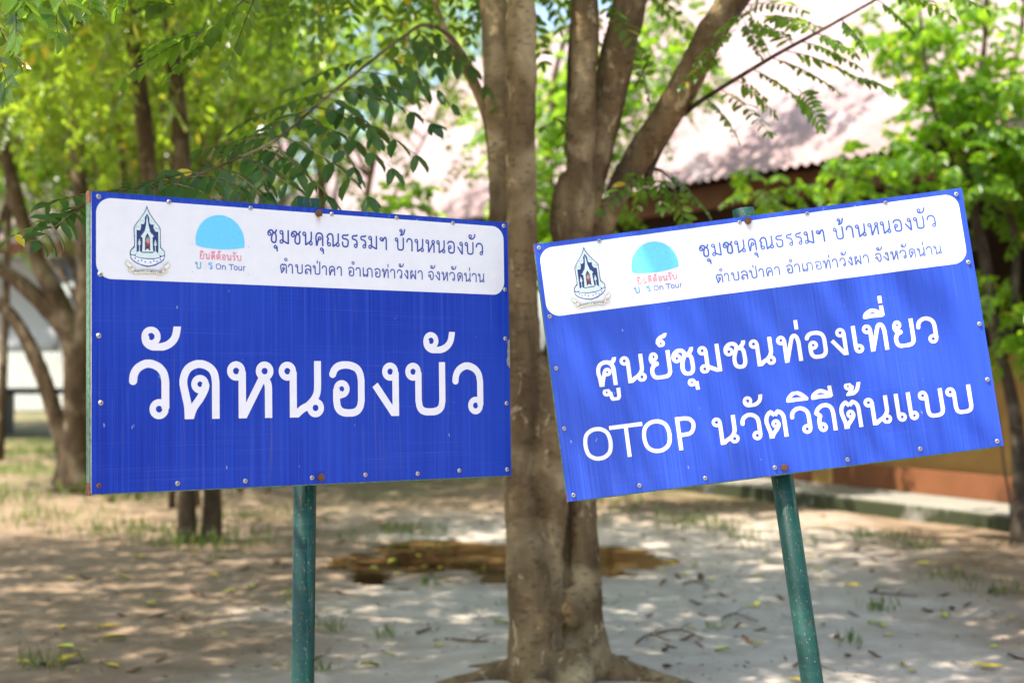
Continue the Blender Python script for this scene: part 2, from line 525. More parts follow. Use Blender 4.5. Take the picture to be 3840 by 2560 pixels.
BIG = [('ว', -508.9, -408.5), ('ด', -382.5, -276.8), ('ห', -258.0, -131.5), ('น', -117.1, 10.7), ('อ', 27.7, 132.3),
       ('ง', 155.8, 237.4), ('บ', 256.0, 383.8), ('ว', 406.8, 507.8)]
BIGM = [('ั', -475.9, -376.2, -18.7, 41), ('ั', 316.4, 419, -16.5, 43)]
H1 = [('ช', -145.8, -117.9), ('ม', -112.4, -84.5), ('ช', -79.8, -51), ('น', -47.2, -17.0), ('ค', -10.4, 14.4), ('ณ', 22.5, 61.7),
      ('ธ', 67, 89.1), ('ร', 96.7, 115.7), ('ร', 122.4, 141.5), ('ม', 146.6, 174.7), ('ฯ', 180.8, 204.7), ('บ', 228.4, 257.6),
      ('า', 264.1, 285.1), ('น', 290.4, 320.4), ('ห', 325, 356), ('น', 359.6, 389.4), ('อ', 394.9, 421), ('ง', 427.6, 447.4), ('บ', 452.1, 482.8), ('ว', 489.1, 514.5)]
H1M = [('ุ', -127.4, -116.5, 240.3, 257.6), ('ุ', 4.9, 15.2, 240.4, 258), ('้', 242.7, 262.4, 301.5, 320.4), ('ั', 466.4, 490, 303.5, 320)]
H2 = list(zip('ตาบลปาคาอาเภอทาวงผาจงหวดนาน',
     (-110.7, -88.2, -68.4, -40.8, -18.1, 8.3, 28.7, 52.1, 86, 107.6, 129, 138.8, 165.3, 187.4, 213, 234.4, 256.2, 275.4, 299.2, 332.8, 354.9, 375.7, 401, 426.5, 449.2, 475, 495.4),
     (-91.3, -74.1, -46.2, -21.6, 4.4, 23.5, 47.9, 67.6, 104.3, 123.9, 138.0, 159.6, 184, 208.9, 229.2, 251, 270.1, 294.7, 315.8, 351.4, 371.1, 397.4, 419.9, 445.5, 472.4, 491.7, 517.8)))
H2M = [('ํ', -98.9, -89.2, 215.2, 225), ('่', -6.6, -2.7, 214, 222.6), ('ํ', 95.9, 106.3, 215.2, 225.6), ('่', 204.8, 209, 214, 222.6), ('ั', 240.3, 256.7, 215.5, 226.6),
       ('ั', 340, 356.6, 215.5, 226.6), ('ั', 407.6, 425.2, 216, 227.3), ('่', 466.2, 470, 215.4, 225.3)]
T1 = [('ศ', -475, -415), ('น', -407.2, -339), ('ย', -327.3, -267), ('ช', -262.7, -201), ('ม', -190.3, -129.8), ('ช', -118.1, -56), ('น', -47.1, 20.0), ('ท', 28.7, 94.7),
      ('อ', 107.6, 166.4), ('ง', 176.5, 221.2), ('เ', 235, 265.5), ('ท', 266.6, 333), ('ย', 349.7, 408), ('ว', 415.3, 470.7)]
T1M = [('ู', -463.6, -413.9, -101.8, -68), ('์', -301.8, -267, 28.8, 65.4), ('ุ', -227.7, -198, -101.5, -69), ('่', 83.1, 95, 28.2, 54.4), ('ี', 276, 335, 32.2, 64), ('่', 322, 334, 70.5, 90.5)]
T2 = [('O', -537.2, -455.6, 93.5), ('T', -451.3, -377.7, 91.5), ('O', -374, -291.9, 93.5), ('P', -277.6, -223.3, 91.5), ('น', -179.1, -109.7), ('ว', -100.8, -45.7), ('ต', -35, 24.3), ('ว', 35.9, 92.3),
      ('ถ', 104.4, 159.4), ('ต', 172.1, 230), ('น', 240.3, 310.7), ('แ', 322.9, 385.9), ('บ', 390, 457.4), ('บ', 465.2, 535.8)]
T2M = [('ั', -85.4, -29.6, -168, -136.5), ('ิ', 33.4, 93.9, -169, -141), ('ี', 101.6, 161, -170, -137), ('้', 192, 241, -172, -137.5)]
BD1 = [('ย', -328.1, -317), ('น', -313.7, -302), ('ด', -298.6, -288), ('ต', -284.7, -273.5), ('อ', -269.5, -259.9), ('น', -257.4, -243.9), ('ร', -240.9, -233.7), ('บ', -231.1, -217.6)]
BD1M = [('ิ', -328, -318, 226.8, 232), ('ี', -298.5, -287.8, 227.1, 232.6), ('้', -280.2, -272.5, 226.6, 233.5), ('ั', -240, -230, 227.6, 233)]
RIBBON = [(c, -494.5 + 4.83 * i, -494.5 + 4.83 * i + 4.1) for i, c in enumerate('กระทรวงวฒนธรรม')]
EMBLEM = [
 ('navy',[-4635,3354,-4668,3254,-4710,3169,-4781,3059,-4865,2949,-4942,2845,-4966,2780,-4966,2687,-4960,2548,-4953,2432,-4961,2339,-5020,2278,-5059,2218,-5064,2159,-5055,2113,-5038,2033,-4985,1978,-4902,1924,-4831,1898,-4736,1867,-4623,1846,-4521,1866,-4425,1888,-4352,1932,-4268,1977,-4201,2050,-4180,2122,-4179,2192,-4188,2251,-4243,2307,-4281,2352,-4290,2492,-4288,2656,-4287,2786,-4308,2843,-4386,2932,-4482,3055,-4566,3179,-4602,3258]),
 ('mint',[-4635,3291,-4656,3231,-4704,3146,-4781,3036,-4859,2926,-4927,2840,-4945,2770,-4945,2665,-4939,2526,-4934,2398,-4939,2311,-4984,2274,-5034,2215,-5044,2172,-5020,2133,-4949,2125,-4908,2156,-4896,2174,-4346,2178,-4315,2150,-4255,2130,-4204,2156,-4197,2203,-4212,2249,-4267,2294,-4305,2339,-4307,2491,-4305,2655,-4308,2773,-4326,2830,-4398,2920,-4494,3037,-4578,3160,-4616,3234]),
 ('navy',[-4635,3151,-4668,3090,-4692,3053,-4686,2984,-4704,2901,-4746,2881,-4788,2901,-4782,2814,-4806,2731,-4895,2738,-4895,2575,-4895,2342,-4896,2191,-4842,2223,-4824,2230,-4759,2186,-4484,2195,-4424,2250,-4352,2184,-4345,2372,-4347,2606,-4350,2723,-4423,2725,-4471,2810,-4464,2898,-4531,2888,-4572,2932,-4572,3038,-4602,3106]),
 ('mint',[-4908,2156,-4926,2091,-4807,2068,-4622,2059,-4448,2068,-4316,2098,-4310,2127,-4352,2181,-4424,2221,-4484,2189,-4759,2181,-4824,2212]),
 ('mint2',[-4634,3110,-4647,2998,-4656,2880,-4675,2774,-4692,2738,-4687,2709,-4722,2701,-4717,2667,-4752,2653,-4746,2618,-4788,2610,-4776,2576,-4747,2560,-4744,2409,-4757,2233,-4765,2209,-4466,2225,-4484,2259,-4495,2481,-4495,2586,-4465,2599,-4469,2628,-4501,2627,-4495,2662,-4537,2665,-4537,2701,-4567,2710,-4561,2752,-4579,2792,-4597,2872,-4614,3000]),
 ('dark',[-4623,2678,-4657,2623,-4681,2564,-4687,2447,-4685,2318,-4690,2242,-4622,2298,-4554,2238,-4558,2360,-4561,2547,-4579,2605]),
 ('mint2',[-4826,2526,-4844,2485,-4830,2474,-4866,2437,-4832,2421,-4875,2396,-4835,2380,-4833,2194,-4816,2195,-4818,2381,-4778,2401,-4821,2422,-4787,2441,-4823,2474,-4809,2487]),
 ('mint2',[-4426,2525,-4444,2483,-4429,2473,-4465,2435,-4432,2420,-4475,2394,-4434,2379,-4432,2197,-4415,2198,-4417,2379,-4376,2399,-4420,2420,-4386,2440,-4422,2473,-4408,2485]),
 ('lav',[-5038,2117,-4937,2094,-4914,2072,-4771,2044,-4622,2034,-4472,2041,-4316,2078,-4267,2108,-4195,2131,-4213,2073,-4274,2006,-4358,1961,-4449,1916,-4545,1888,-4623,1876,-4724,1891,-4831,1921,-4914,1958,-4985,2007,-5026,2057]),
 ('navy',[-4913,2045,-4918,2032,-4932,2026,-4945,2030,-4950,2043,-4945,2057,-4931,2063,-4918,2058]),
 ('navy',[-4842,1985,-4847,1971,-4861,1965,-4874,1970,-4879,1983,-4874,1996,-4860,2002,-4847,1998]),
 ('navy',[-4752,2001,-4758,1987,-4771,1981,-4785,1986,-4790,1999,-4785,2012,-4771,2018,-4758,2013]),
 ('navy',[-4663,1970,-4669,1956,-4682,1950,-4696,1955,-4701,1968,-4696,1981,-4682,1988,-4669,1983]),
 ('navy',[-4531,1964,-4537,1951,-4551,1945,-4564,1950,-4570,1963,-4564,1976,-4550,1982,-4537,1977]),
 ('navy',[-4447,2003,-4453,1990,-4466,1984,-4480,1989,-4486,2002,-4480,2015,-4466,2021,-4453,2016]),
 ('navy',[-4363,1990,-4369,1976,-4382,1970,-4396,1975,-4402,1988,-4396,2002,-4382,2008,-4369,2003]),
 ('navy',[-4278,2041,-4284,2027,-4298,2021,-4311,2026,-4317,2039,-4311,2052,-4298,2059,-4284,2054]),
 ('navy',[-4902,2795,-4907,2786,-4918,2785,-4923,2794,-4918,2803,-4907,2804]),
 ('navy',[-4825,2812,-4830,2802,-4841,2802,-4846,2810,-4841,2820,-4830,2820]),
 ('navy',[-4783,2954,-4788,2945,-4799,2944,-4804,2953,-4799,2962,-4788,2963]),
 ('navy',[-4723,2975,-4728,2966,-4739,2965,-4745,2974,-4739,2984,-4728,2984]),
 ('navy',[-4400,2802,-4405,2793,-4416,2792,-4421,2801,-4416,2811,-4405,2811]),
 ('navy',[-4339,2794,-4345,2785,-4356,2784,-4361,2793,-4356,2803,-4345,2803]),
 ('navy',[-4514,2983,-4519,2973,-4530,2973,-4535,2982,-4530,2991,-4519,2992]),
 ('navy',[-4459,2951,-4465,2942,-4476,2941,-4481,2950,-4476,2959,-4465,2960]),
 ('navy',[-4884,2843,-4889,2834,-4900,2833,-4905,2842,-4900,2851,-4889,2852]),
 ('navy',[-4932,2573,-4937,2563,-4948,2563,-4953,2571,-4948,2581,-4937,2581]),
 ('navy',[-4932,2456,-4937,2447,-4948,2446,-4953,2455,-4948,2465,-4937,2465]),
 ('navy',[-4289,2586,-4294,2576,-4305,2576,-4311,2585,-4305,2594,-4294,2595]),
 ('navy',[-4289,2468,-4295,2459,-4306,2458,-4311,2467,-4306,2477,-4295,2477]),
 ('mint2',[-4614,2473,-4589,2648,-4626,2474]),
 ('mint2',[-4614,2475,-4651,2644,-4626,2472]),
 ('mint2',[-4615,2471,-4550,2595,-4625,2476]),
 ('mint2',[-4615,2477,-4689,2587,-4625,2470]),
 ('mint2',[-4616,2469,-4551,2534,-4624,2478]),
 ('mint2',[-4616,2478,-4689,2527,-4624,2469]),
 ('mint2',[-4618,2468,-4551,2502,-4622,2479]),
 ('mint2',[-4618,2479,-4689,2494,-4622,2468]),
 ('mint2',[-4620,2468,-4551,2478,-4620,2480]),
 ('mint2',[-4620,2480,-4689,2470,-4620,2468]),
 ('mint2',[-4622,2468,-4551,2453,-4618,2479]),
 ('mint2',[-4622,2479,-4689,2445,-4618,2468]),
 ('pink',[-4624,2469,-4551,2421,-4616,2478]),
 ('pink',[-4624,2478,-4690,2413,-4616,2469]),
 ('pink',[-4625,2470,-4551,2360,-4615,2477]),
 ('pink',[-4625,2476,-4690,2353,-4615,2471]),
 ('pink',[-4626,2472,-4586,2286,-4614,2475]),
 ('pink',[-4626,2474,-4655,2282,-4614,2473]),
 ('pink',[-4583,2476,-4594,2450,-4619,2439,-4644,2448,-4655,2472,-4644,2497,-4619,2509,-4593,2500]),
 ('red',[-4602,2481,-4607,2469,-4619,2463,-4631,2467,-4636,2479,-4631,2490,-4619,2496,-4607,2492]),
 ('green',[-4974,1729,-4796,1768,-4623,1784,-4448,1784,-4243,1742,-4251,1648,-4450,1682,-4623,1681,-4795,1674,-4979,1645]),
 ('cream',[-4967,1724,-4796,1760,-4623,1776,-4449,1775,-4250,1737,-4256,1655,-4449,1690,-4623,1690,-4796,1682,-4973,1652]),
 ('green',[-5091,1796,-4932,1818,-4943,1748,-5049,1706,-5098,1713]),
 ('cream',[-5085,1790,-4938,1812,-4950,1753,-5050,1714,-5091,1718]),
 ('green',[-5145,1996,-5097,1932,-5013,1887,-5035,1794,-5102,1821,-5172,1898]),
 ('cream',[-5144,1988,-5103,1926,-5020,1883,-5038,1802,-5097,1828,-5164,1900]),
 ('green',[-4297,1818,-4134,1764,-4135,1719,-4234,1712,-4306,1749]),
 ('cream',[-4292,1812,-4141,1760,-4141,1724,-4232,1720,-4298,1753]),
 ('green',[-4094,2005,-4066,1890,-4136,1824,-4212,1784,-4221,1895,-4140,1936]),
 ('cream',[-4095,1997,-4074,1892,-4141,1830,-4208,1792,-4213,1891,-4134,1930]),
 ('pink',[-5062,1833,-5020,1843,-5035,1792]),
 ('pink',[-4991,1769,-4935,1804,-4944,1754]),
 ('pink',[-4210,1836,-4165,1831,-4189,1795]),
 ('pink',[-4295,1800,-4244,1778,-4256,1749,-4295,1759]),
 ('navy',[-5025,1758,-5030,1747,-5042,1741,-5053,1745,-5058,1757,-5053,1768,-5042,1774,-5030,1769]),
 ('cream',[-5034,1758,-5036,1752,-5042,1749,-5048,1751,-5050,1757,-5048,1763,-5042,1766,-5036,1763]),
 ('navy',[-4181,1758,-4185,1748,-4196,1743,-4206,1747,-4210,1757,-4206,1767,-4195,1771,-4185,1768]),
]


# ------------------------------------------------------------------ sign materials
def board_blue(nm, lo, hi):
    k = NT(nm, .36, .22)
    st = k.noise(k.coord((420, 1.5, 1)), 1.0, 2, .5)            # fine vertical flutes
    st2 = k.noise(k.coord((60, .6, 1)), 1.0, 2, .5)
    sc = k.noise(k.coord((1.6, 260, 1)), 1.0, 3, .6)           # horizontal wipe scratches
    sc2 = k.noise(k.coord((1.0, 9, 1)), 1.5, 3, .6)
    cl = k.noise(k.coord((2.5, 2.0, 1)), 1.0, 3, .5)
    c = k.mix(k.ramp(st, [(.38, 0.0), (.62, 1.0)]), lo, hi)
    c = k.mix(k.math('MULTIPLY', k.ramp(st2, [(.52, 0.0), (.68, 1.0)]), .32), c, (.03, .09, .55))
    c = k.mix(k.math('MULTIPLY', k.ramp(sc, [(.56, 0.0), (.72, 1.0)]), k.math('MULTIPLY', k.ramp(sc2, [(.42, 0.0), (.62, 1.0)]), .33)), c, (.10, .17, .55))
    c = k.mix(k.math('MULTIPLY', k.ramp(cl, [(.35, 0.0), (.7, 1.0)]), .5), c, (.018, .065, .46))
    dr = k.noise(k.coord((75, 2.4, 1), loc=(2, 5, 0)), 1.0, 3, .6)
    c = k.mix(k.math('MULTIPLY', k.ramp(dr, [(.60, 0.0), (.74, 1.0)]), .4), c, (.07, .10, .27))
    sp = k.noise(k.coord((55, 18, 1)), 1.0, 2, .5)
    c = k.mix(k.ramp(sp, [(.745, 0.0), (.77, .7)]), c, (.25, .30, .45))
    sp2 = k.noise(k.coord((60, 22, 1), loc=(3, 7, 0)), 1.0, 2, .5)
    c = k.mix(k.ramp(sp2, [(.765, 0.0), (.79, .8)]), c, (.05, .045, .04))
    k.l(k.ramp(cl, [(.3, .30), (.7, .46)]), k.b.inputs["Roughness"])
    k.bump(st, .06, .0006)
    return k.color(c)


def header_white():
    k = NT('printed_white_panel', .4, .5)
    a = k.noise(k.coord((30, 30, 1)), 1.0, 4, .6)
    c = k.mix(k.ramp(a, [(.3, 0.0), (.75, 1.0)]), (.66, .69, .72), (.71, .735, .755))
    sp = k.noise(k.coord((70, 50, 1)), 1.0, 2, .5)
    c = k.mix(k.ramp(sp, [(.75, 0.0), (.78, .75)]), c, (.42, .35, .26))
    # rust run below the top bolt
    tc = k.n("ShaderNodeTexCoord")
    sx = k.n("ShaderNodeSeparateXYZ")
    k.l(tc.outputs["Object"], sx.inputs[0])
    nz = k.noise(k.coord((260, 60, 1)), 1.0, 3, .6)
    ax = k.math('ABSOLUTE', sx.outputs[0])
    wid = k.math('SUBTRACT', k.math('ADD', .004, k.math('MULTIPLY', nz, .010)), ax)
    dy = k.math('MULTIPLY', k.math('SUBTRACT', sx.outputs[1], .300), 22.0, True)
    mk = k.math('MULTIPLY', k.math('MULTIPLY', wid, 160.0, True), k.math('POWER', dy, 2.0), True)
    c = k.mix(k.math('MULTIPLY', mk, .9), c, (.32, .14, .04))
    return k.color(c)


def rusty(name, base, rough=.7):
    k = NT(name, rough, .3)
    n1 = k.noise(k.coord(), 90, 4, .65)
    return k.color(k.mix(k.ramp(n1, [(.35, 0.0), (.65, 1.0)]), tuple(x * .45 for x in base), base))


def post_paint(name):
    k = NT(name, .48, .25)
    c1 = k.noise(k.coord((9, 9, 1.6)), 1.0, 4, .6)
    c = k.mix(k.ramp(c1, [(.35, 0.0), (.7, 1.0)]), (.004, .034, .026), (.008, .056, .043))
    band = k.noise(k.coord((.6, .6, 42)), 1.0, 3, .6)
    c = k.mix(k.math('MULTIPLY', k.ramp(band, [(.5, 0.0), (.75, 1.0)]), .4), c, (.028, .08, .075))
    sp = k.noise(k.coord((230, 230, 90)), 1.0, 3, .55)
    c = k.mix(k.ramp(sp, [(.64, 0.0), (.70, .7)]), c, (.26, .17, .10))
    ru = k.noise(k.coord((60, 60, 14)), 1.0, 4, .7)
    c = k.mix(k.ramp(ru, [(.60, 0.0), (.72, .8)]), c, (.20, .085, .04))
    k.l(k.ramp(c1, [(.3, .34), (.7, .58)]), k.b.inputs["Roughness"])
    k.bump(sp, .15, .001)
    return k.color(c)


M['blue'] = board_blue('printed_blue_board', (.001, .016, .26), (.003, .039, .39))
M['blue_sunlit'] = board_blue('sunlit_blue_board', (.022, .058, .40), (.036, .092, .50))  # lighter copy of the same blue, sun and glare put into the colour
M['white'] = header_white()
M['print_white'] = plain('white_print', (.69, .70, .745), .38, .5, 0, .03, 40)
M['print_blue_sunlit'] = plain('sunlit_blue_print', (.045, .10, .42), .4, .5, 0, .06, 60)  # same print blue, lightened to carry the sunlight on the tilted sign
M['print_blue'] = plain('blue_print', (.022, .05, .30), .4, .5, 0, .06, 60)
M['edge'] = plain('white_board_edge', (.72, .72, .72), .5, .4, 0, .1, 60)
M['frame'] = rusty('green_frame_steel', (.10, .20, .12), .5)
M['rust'] = rusty('rusty_steel', (.17, .075, .04), .8)
M['zinc'] = plain('zinc_screw', (.40, .39, .37), .45, .5, .6, .2, 300)
M['slot'] = plain('dark_screw_slot', (.06, .055, .05), .8, .2, 0, .2, 300)
M['post'] = post_paint('green_painted_pipe')
for nme, c in (('navy', (.012, .022, .13)), ('mint', (.56, .70, .68)), ('mint2', (.58, .72, .70)), ('dark', (.03, .015, .03)), ('lav', (.68, .74, .88)),
               ('pink', (.72, .20, .26)), ('red', (.80, .12, .05)), ('green', (.12, .26, .18)), ('cream', (.78, .74, .55)),
               ('sky', (.12, .54, .82)), ('rose', (.72, .15, .22)), ('teal', (.03, .36, .46)), ('azure', (.04, .32, .75)), ('beige', (.74, .70, .68)), ('royal', (.035, .09, .42))):
    M['ink_' + nme] = plain('ink_' + nme, c, .4, .5, 0, .06, 120)


def poly_mesh(V, F, p2, z, mi, mats):
    n = len(V)
    V += [(x, y, z) for x, y in p2]
    for t in tessellate_polygon([[Vector((x, y, 0)) for x, y in p2]]):
        a, b, c = (p2[i] for i in t)
        if (b[0] - a[0]) * (c[1] - a[1]) - (b[1] - a[1]) * (c[0] - a[0]) < 0:
            t = t[::-1]
        F.append(tuple(n + i for i in t))
        mats.append(mi)


def rounded(x0, x1, y0, y1, r, n=12):
    out = []
    for cx, cy, a0 in ((x1 - r, y1 - r, 0), (x0 + r, y1 - r, 90), (x0 + r, y0 + r, 180), (x1 - r, y0 + r, 270)):
        out += [(cx + r * math.cos(math.radians(a0 + 90 * k / n)), cy + r * math.sin(math.radians(a0 + 90 * k / n))) for k in range(n + 1)]
    return out


def screw_mesh(r, h, hexa=False):
    bm = bmesh.new()
    if hexa:
        rings = [(r, 0), (r, h * .75), (r * .86, h)]
        n = 6
    else:
        rings = [(r, 0), (r, h * .25), (r * .82, h * .55), (r * .62, h), (r * .34, h * 1.02), (r * .30, h * .70)]
        n = 16
    prev = None
    for rr, z in rings:
        cur = [bm.verts.new((rr * math.cos(2 * math.pi * k / n), rr * math.sin(2 * math.pi * k / n), z)) for k in range(n)]
        if prev:
            for k in range(n):
                bm.faces.new((prev[k], prev[(k + 1) % n], cur[(k + 1) % n], cur[k]))
        prev = cur
    cap = bm.faces.new(prev)
    me = bpy.data.meshes.new('screw')
    if not hexa:
        cap.material_index = 1
    bm.to_mesh(me)
    bm.free()
    return me


SW, SH = 1.2, .7204
SCREW = screw_mesh(.0062, .0042)
SCREW.materials.append(M['zinc']); SCREW.materials.append(M['slot'])
BOLT = screw_mesh(.0105, .009, True)
BOLT.materials.append(M['rust'])
RIVET_RUST = SCREW.copy()
RIVET_RUST.materials.clear(); RIVET_RUST.materials.append(M['rust']); RIVET_RUST.materials.append(M['slot'])


def build_sign(loc, rot, label, screws, lean):
    root = empty('sign', (0, 0, 0), label, 'sign')
    root.matrix_basis = Matrix.Translation(loc) @ rot.to_4x4()
    # printed sheet: front at z = 0
    v, f = [], []
    box(v, f, (0, 0, -.0012), (SW, SH, .0024))
    me = mesh_py('board', v, f)
    b = link('board', me, [M['blue' if lean == 0 else 'blue_sunlit'], M['edge']], root, False)
    for p in me.polygons:
        p.material_index = 0 if abs(p.normal.z) > .5 else 1
    # steel frame behind
    v, f = [], []
    t = .026
    for x in (-SW / 2 + t / 2 - .003, SW / 2 - t / 2 - .0005):
        box(v, f, (x, 0, -.003 - t / 2), (t, SH + .002, t))
    for y in (-SH / 2 + t / 2 - .003, 0, SH / 2 - t / 2 + .0005):
        box(v, f, (0, y, -.003 - t / 2), (SW - 2 * t - .002, t, t))
    link('frame', mesh_py('frame', v, f), M['frame'], root, False)
    for x, y in ((-1, -1), (-1, 1)):
        v, f = [], []
        box(v, f, (x * (SW / 2 + .0015), y * (SH / 2 - .014) + (-.003 if y < 0 else .002), -.003 - t / 2), (.0035, .030, t + .002))
        o = link('corner_plate', mesh_py('corner_plate', v, f), M['rust'], root, False)
        o['label'] = 'rusty frame corner'
    # white header
    V, F, mi = [], [], []
    poly_mesh(V, F, rounded(-.5885, .5848, .1515, .3468, .038), .0006, 0, mi)
    link('header', mesh_py('header', V, F), M['white'], root, False)
    lettering('header_text', H1, 260.6, 36.5, 2.15, .0012, M['print_blue' if lean == 0 else 'print_blue_sunlit'], root, .55, H1M)
    lettering('header_text', H2, 184.6, 25.6, 1.6, .0012, M['print_blue' if lean == 0 else 'print_blue_sunlit'], root, .42, H2M)
    # emblem
    V, F, mi = [], [], []
    names = sorted({n for n, _ in EMBLEM})
    for i, (n, q) in enumerate(EMBLEM):
        pts = [(q[k] * 1e-4, q[k + 1] * 1e-4) for k in range(0, len(q), 2)]
        poly_mesh(V, F, pts, .0010 + .00006 * i, names.index(n), mi)
    me = mesh_py('emblem', V, F)
    em = link('emblem', me, [M['ink_' + n] for n in names], root, False)
    me.polygons.foreach_set('material_index', mi)
    lettering('emblem_text', RIBBON, 168.7, 5.6, .36, .0052, M['ink_navy'], em, .12, (), lambda x: 2.6 - ((x + 461) / 34) ** 2 * 2.6)
    # welcome badge: blue half disc and coloured words
    V, F, mi = [], [], []
    cx, cy, r = -.2735, .2565, .0655
    up = [(cx + r * math.cos(math.radians(a)), cy + r * 1.03 * math.sin(math.radians(a))) for a in range(-10, 191, 5)]
    lowr = [(-.3373, .2441), (-.322, .2405), (-.306, .2390), (-.290, .2378), (-.2744, .2373), (-.256, .2380), (-.2374, .2400), (-.222, .2425), (-.2090, .2450)]
    poly_mesh(V, F, up + lowr[1:-1], .0012, 0, mi)
    bd = link('badge', mesh_py('badge', V, F), M['ink_sky'], root, False)
    for x, y in ((-.3482, .2475), (-.3468, .1779), (-.1979, .2480), (-.1987, .1782)):
        V, F, mi = [], [], []
        poly_mesh(V, F, disc_pts(x, y, .0016, 8), .0012, 0, mi)
        link('badge_dot', mesh_py('badge_dot', V, F), M['ink_sky'], bd, False)
    lettering('badge_text', BD1, 210.4, 15, .95, .0014, M['ink_rose'], bd, .22, BD1M)
    lettering('badge_text', [('บ', -340.6, -324.7)], 186, 17.5, 1.2, .0014, M['ink_teal'], bd, .25)
    lettering('badge_text', [('ว', -321.3, -309.9)], 186, 17.5, 1.0, .0014, M['ink_beige'], bd, .25)
    lettering('badge_text', [('ร', -306.2, -294.8)], 186, 17.5, 1.2, .0014, M['ink_azure'], bd, .25)
    lettering('badge_text', [('O', -285.8, -272.1, 15.2), ('n', -269.6, -259.3, 11.6), ('T', -250.5, -238.9, 15), ('o', -237.7, -227.3, 11.6), ('u', -225.4, -215.7, 11.6), ('r', -211.9, -206.6, 11.6)],
              186.2, 12, .95, .0014, M['ink_royal'], bd, .22)
    # screws and bolts
    for i, (x, y) in enumerate(screws):
        o = bpy.data.objects.new('screw', RIVET_RUST if (lean == 0 and (x, y) == (-582.3, -341.2)) else SCREW)
        COL.objects.link(o)
        o.parent = root
        o.location = (x * .001, y * .001, .0008)
        o.rotation_euler = (0, 0, i * 1.3)
    for y in (.3468, -.3432):
        o = bpy.data.objects.new('bolt', BOLT)
        COL.objects.link(o)
        o.parent = root
        o.location = (.0, y, .0005)
        o.rotation_euler = (0, 0, .3)
    # pipe post behind the board, down to the ground (post axis = board y)
    v, f = [], []
    zc = -.003 - t - .0302
    Rm = root.matrix_basis.to_3x3()
    top = root.matrix_basis @ Vector((0, SH / 2 + .032, zc))
    dirn = (Rm @ Vector((0, -1, 0))).normalized()
    if lean == 0:
        dirn = Vector((-.008, -.012, -1)).normalized()
    bot = top + dirn * ((top.z + .25) / -dirn.z)
    n = 32
    u = dirn.cross(Vector((0, 1, 0))).normalized()
    w = dirn.cross(u)
    rr = .0302
    for p, r in ((bot, rr), (top, rr), (top, rr - .004), (top + dirn * .03, rr - .004)):
        for k in range(n):
            a = 2 * math.pi * k / n
            v.append(p + (u * math.cos(a) + w * math.sin(a)) * r)
    for i in range(3):
        for k in range(n):
            f.append((i * n + k, i * n + (k + 1) % n, (i + 1) * n + (k + 1) % n, (i + 1) * n + k))
    f.append(tuple(3 * n + k for k in range(n)))
    me = mesh_py('post', v, f)
    for p in me.polygons:
        p.use_smooth = len(p.vertices) == 4
    link('post', me, M['post'], root)
    return root


def to_world(Rc, tc):
    R = Matrix(Rc)
    loc = MCAM @ Vector(tc)
    return loc, MCAM.to_3x3() @ R


lv, rv = (
    [(-582.8, 348.5), (-407.4, 347.6), (-191.4, 347.3), (39, 347.1), (235, 350), (415.3, 346.7), (585.2, 349.7), (-578.7, 161.9), (586.6, 167.5), (-582.2, 14.7), (-577.4, -145.2), (-582.3, -341.2),
     (-387.5, -343.3), (-209.6, -344.3), (585.2, 27.8), (586.6, -156), (585.2, -342.9), (425.7, -340.4), (292.3, -344.2), (131.9, -341.2), (-24.7, -343.2)],
    [(-587.2, 348.6), (-417.8, 345.6), (-582.8, 153.2), (-23.5, 345.7), (165.9, 344.8), (385.2, 346.5), (582.5, 344.1), (585.3, 151.3), (-583.2, 7.6), (-583.2, -160.2), (-581.7, -344.7), (-398.5, -341.7),
     (-217.5, -344.5), (-24.9, -340.2), (174.4, -343.5), (374.3, -340.1), (584, -346.2), (585, -176.4), (587.9, -22.3)])
loc, rot = to_world(((.82749, -.01462, .56129), (-.0156, .99868, .04901), (-.56126, -.04931, .82617)), (-.5039, -.0102, -3.7183))
sign_a = build_sign(loc, rot, 'dark blue sign with one line of large white lettering on an upright green pole', lv, 0)
lettering('title_text', BIG, -187, 146, 10.0, .0008, M['print_white'], sign_a, 1.0, BIGM)
V, F, mi = [], [], []
poly_mesh(V, F, [(.601, .026), (.592, .022), (.594, .008), (.5915, -.006), (.593, -.022), (.589, -.034), (.5905, -.046), (.596, -.052), (.6005, -.058)], .0009, 0, mi)
link('torn_patch', mesh_py('torn_patch', V, F), plain('torn_grey_edge', (.24, .235, .225), .7, .2, 0, .3, 200), sign_a, False)
loc, rot = to_world(((.99135, -.12689, -.03363), (.12966, .98653, .09979), (.02051, -.10328, .99444)), (.702, -.0063, -3.9324))
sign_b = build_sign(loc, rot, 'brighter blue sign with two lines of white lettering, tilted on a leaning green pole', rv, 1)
lettering('title_text', T1, -59.6, 77.2, 5.6, .0008, M['print_white'], sign_b, .8, T1M)
lettering('title_text', T2, -260.6, 77.6, 5.6, .0008, M['print_white'], sign_b, .8, T2M)

# ------------------------------------------------------------------ ground
PUD = (-.25, 10.35)


def ground_z(x, y):
    z = .022 * noise.noise(Vector((x * .8, y * .8, 0))) + .008 * noise.noise(Vector((x * 3.1, y * 3.1, 4))) + .004 * noise.noise(Vector((x * 9, y * 9, 9)))
    u = (x - PUD[0]) / 1.40
    w = (y - PUD[1]) / 1.35
    r = math.hypot(u, w) + .30 * noise.noise(Vector((x * 1.7, y * 1.7, 2))) + .30 * noise.noise(Vector((x * 4.5, y * 4.5, 7))) + .15 * noise.noise(Vector((x * 12, y * 12, 3)))
    if r < 1.25:
        z -= .035 * max(0, 1 - (r / 1.15) ** 2)
    z += .035 * math.exp(-((x - .16) ** 2 + (y - 6.62) ** 2) / .45)
    return z


def axis(segs):
    out = []
    for a, b, n in segs:
        out += [a + (b - a) * i / n for i in range(n)]
    return out + [segs[-1][1]]


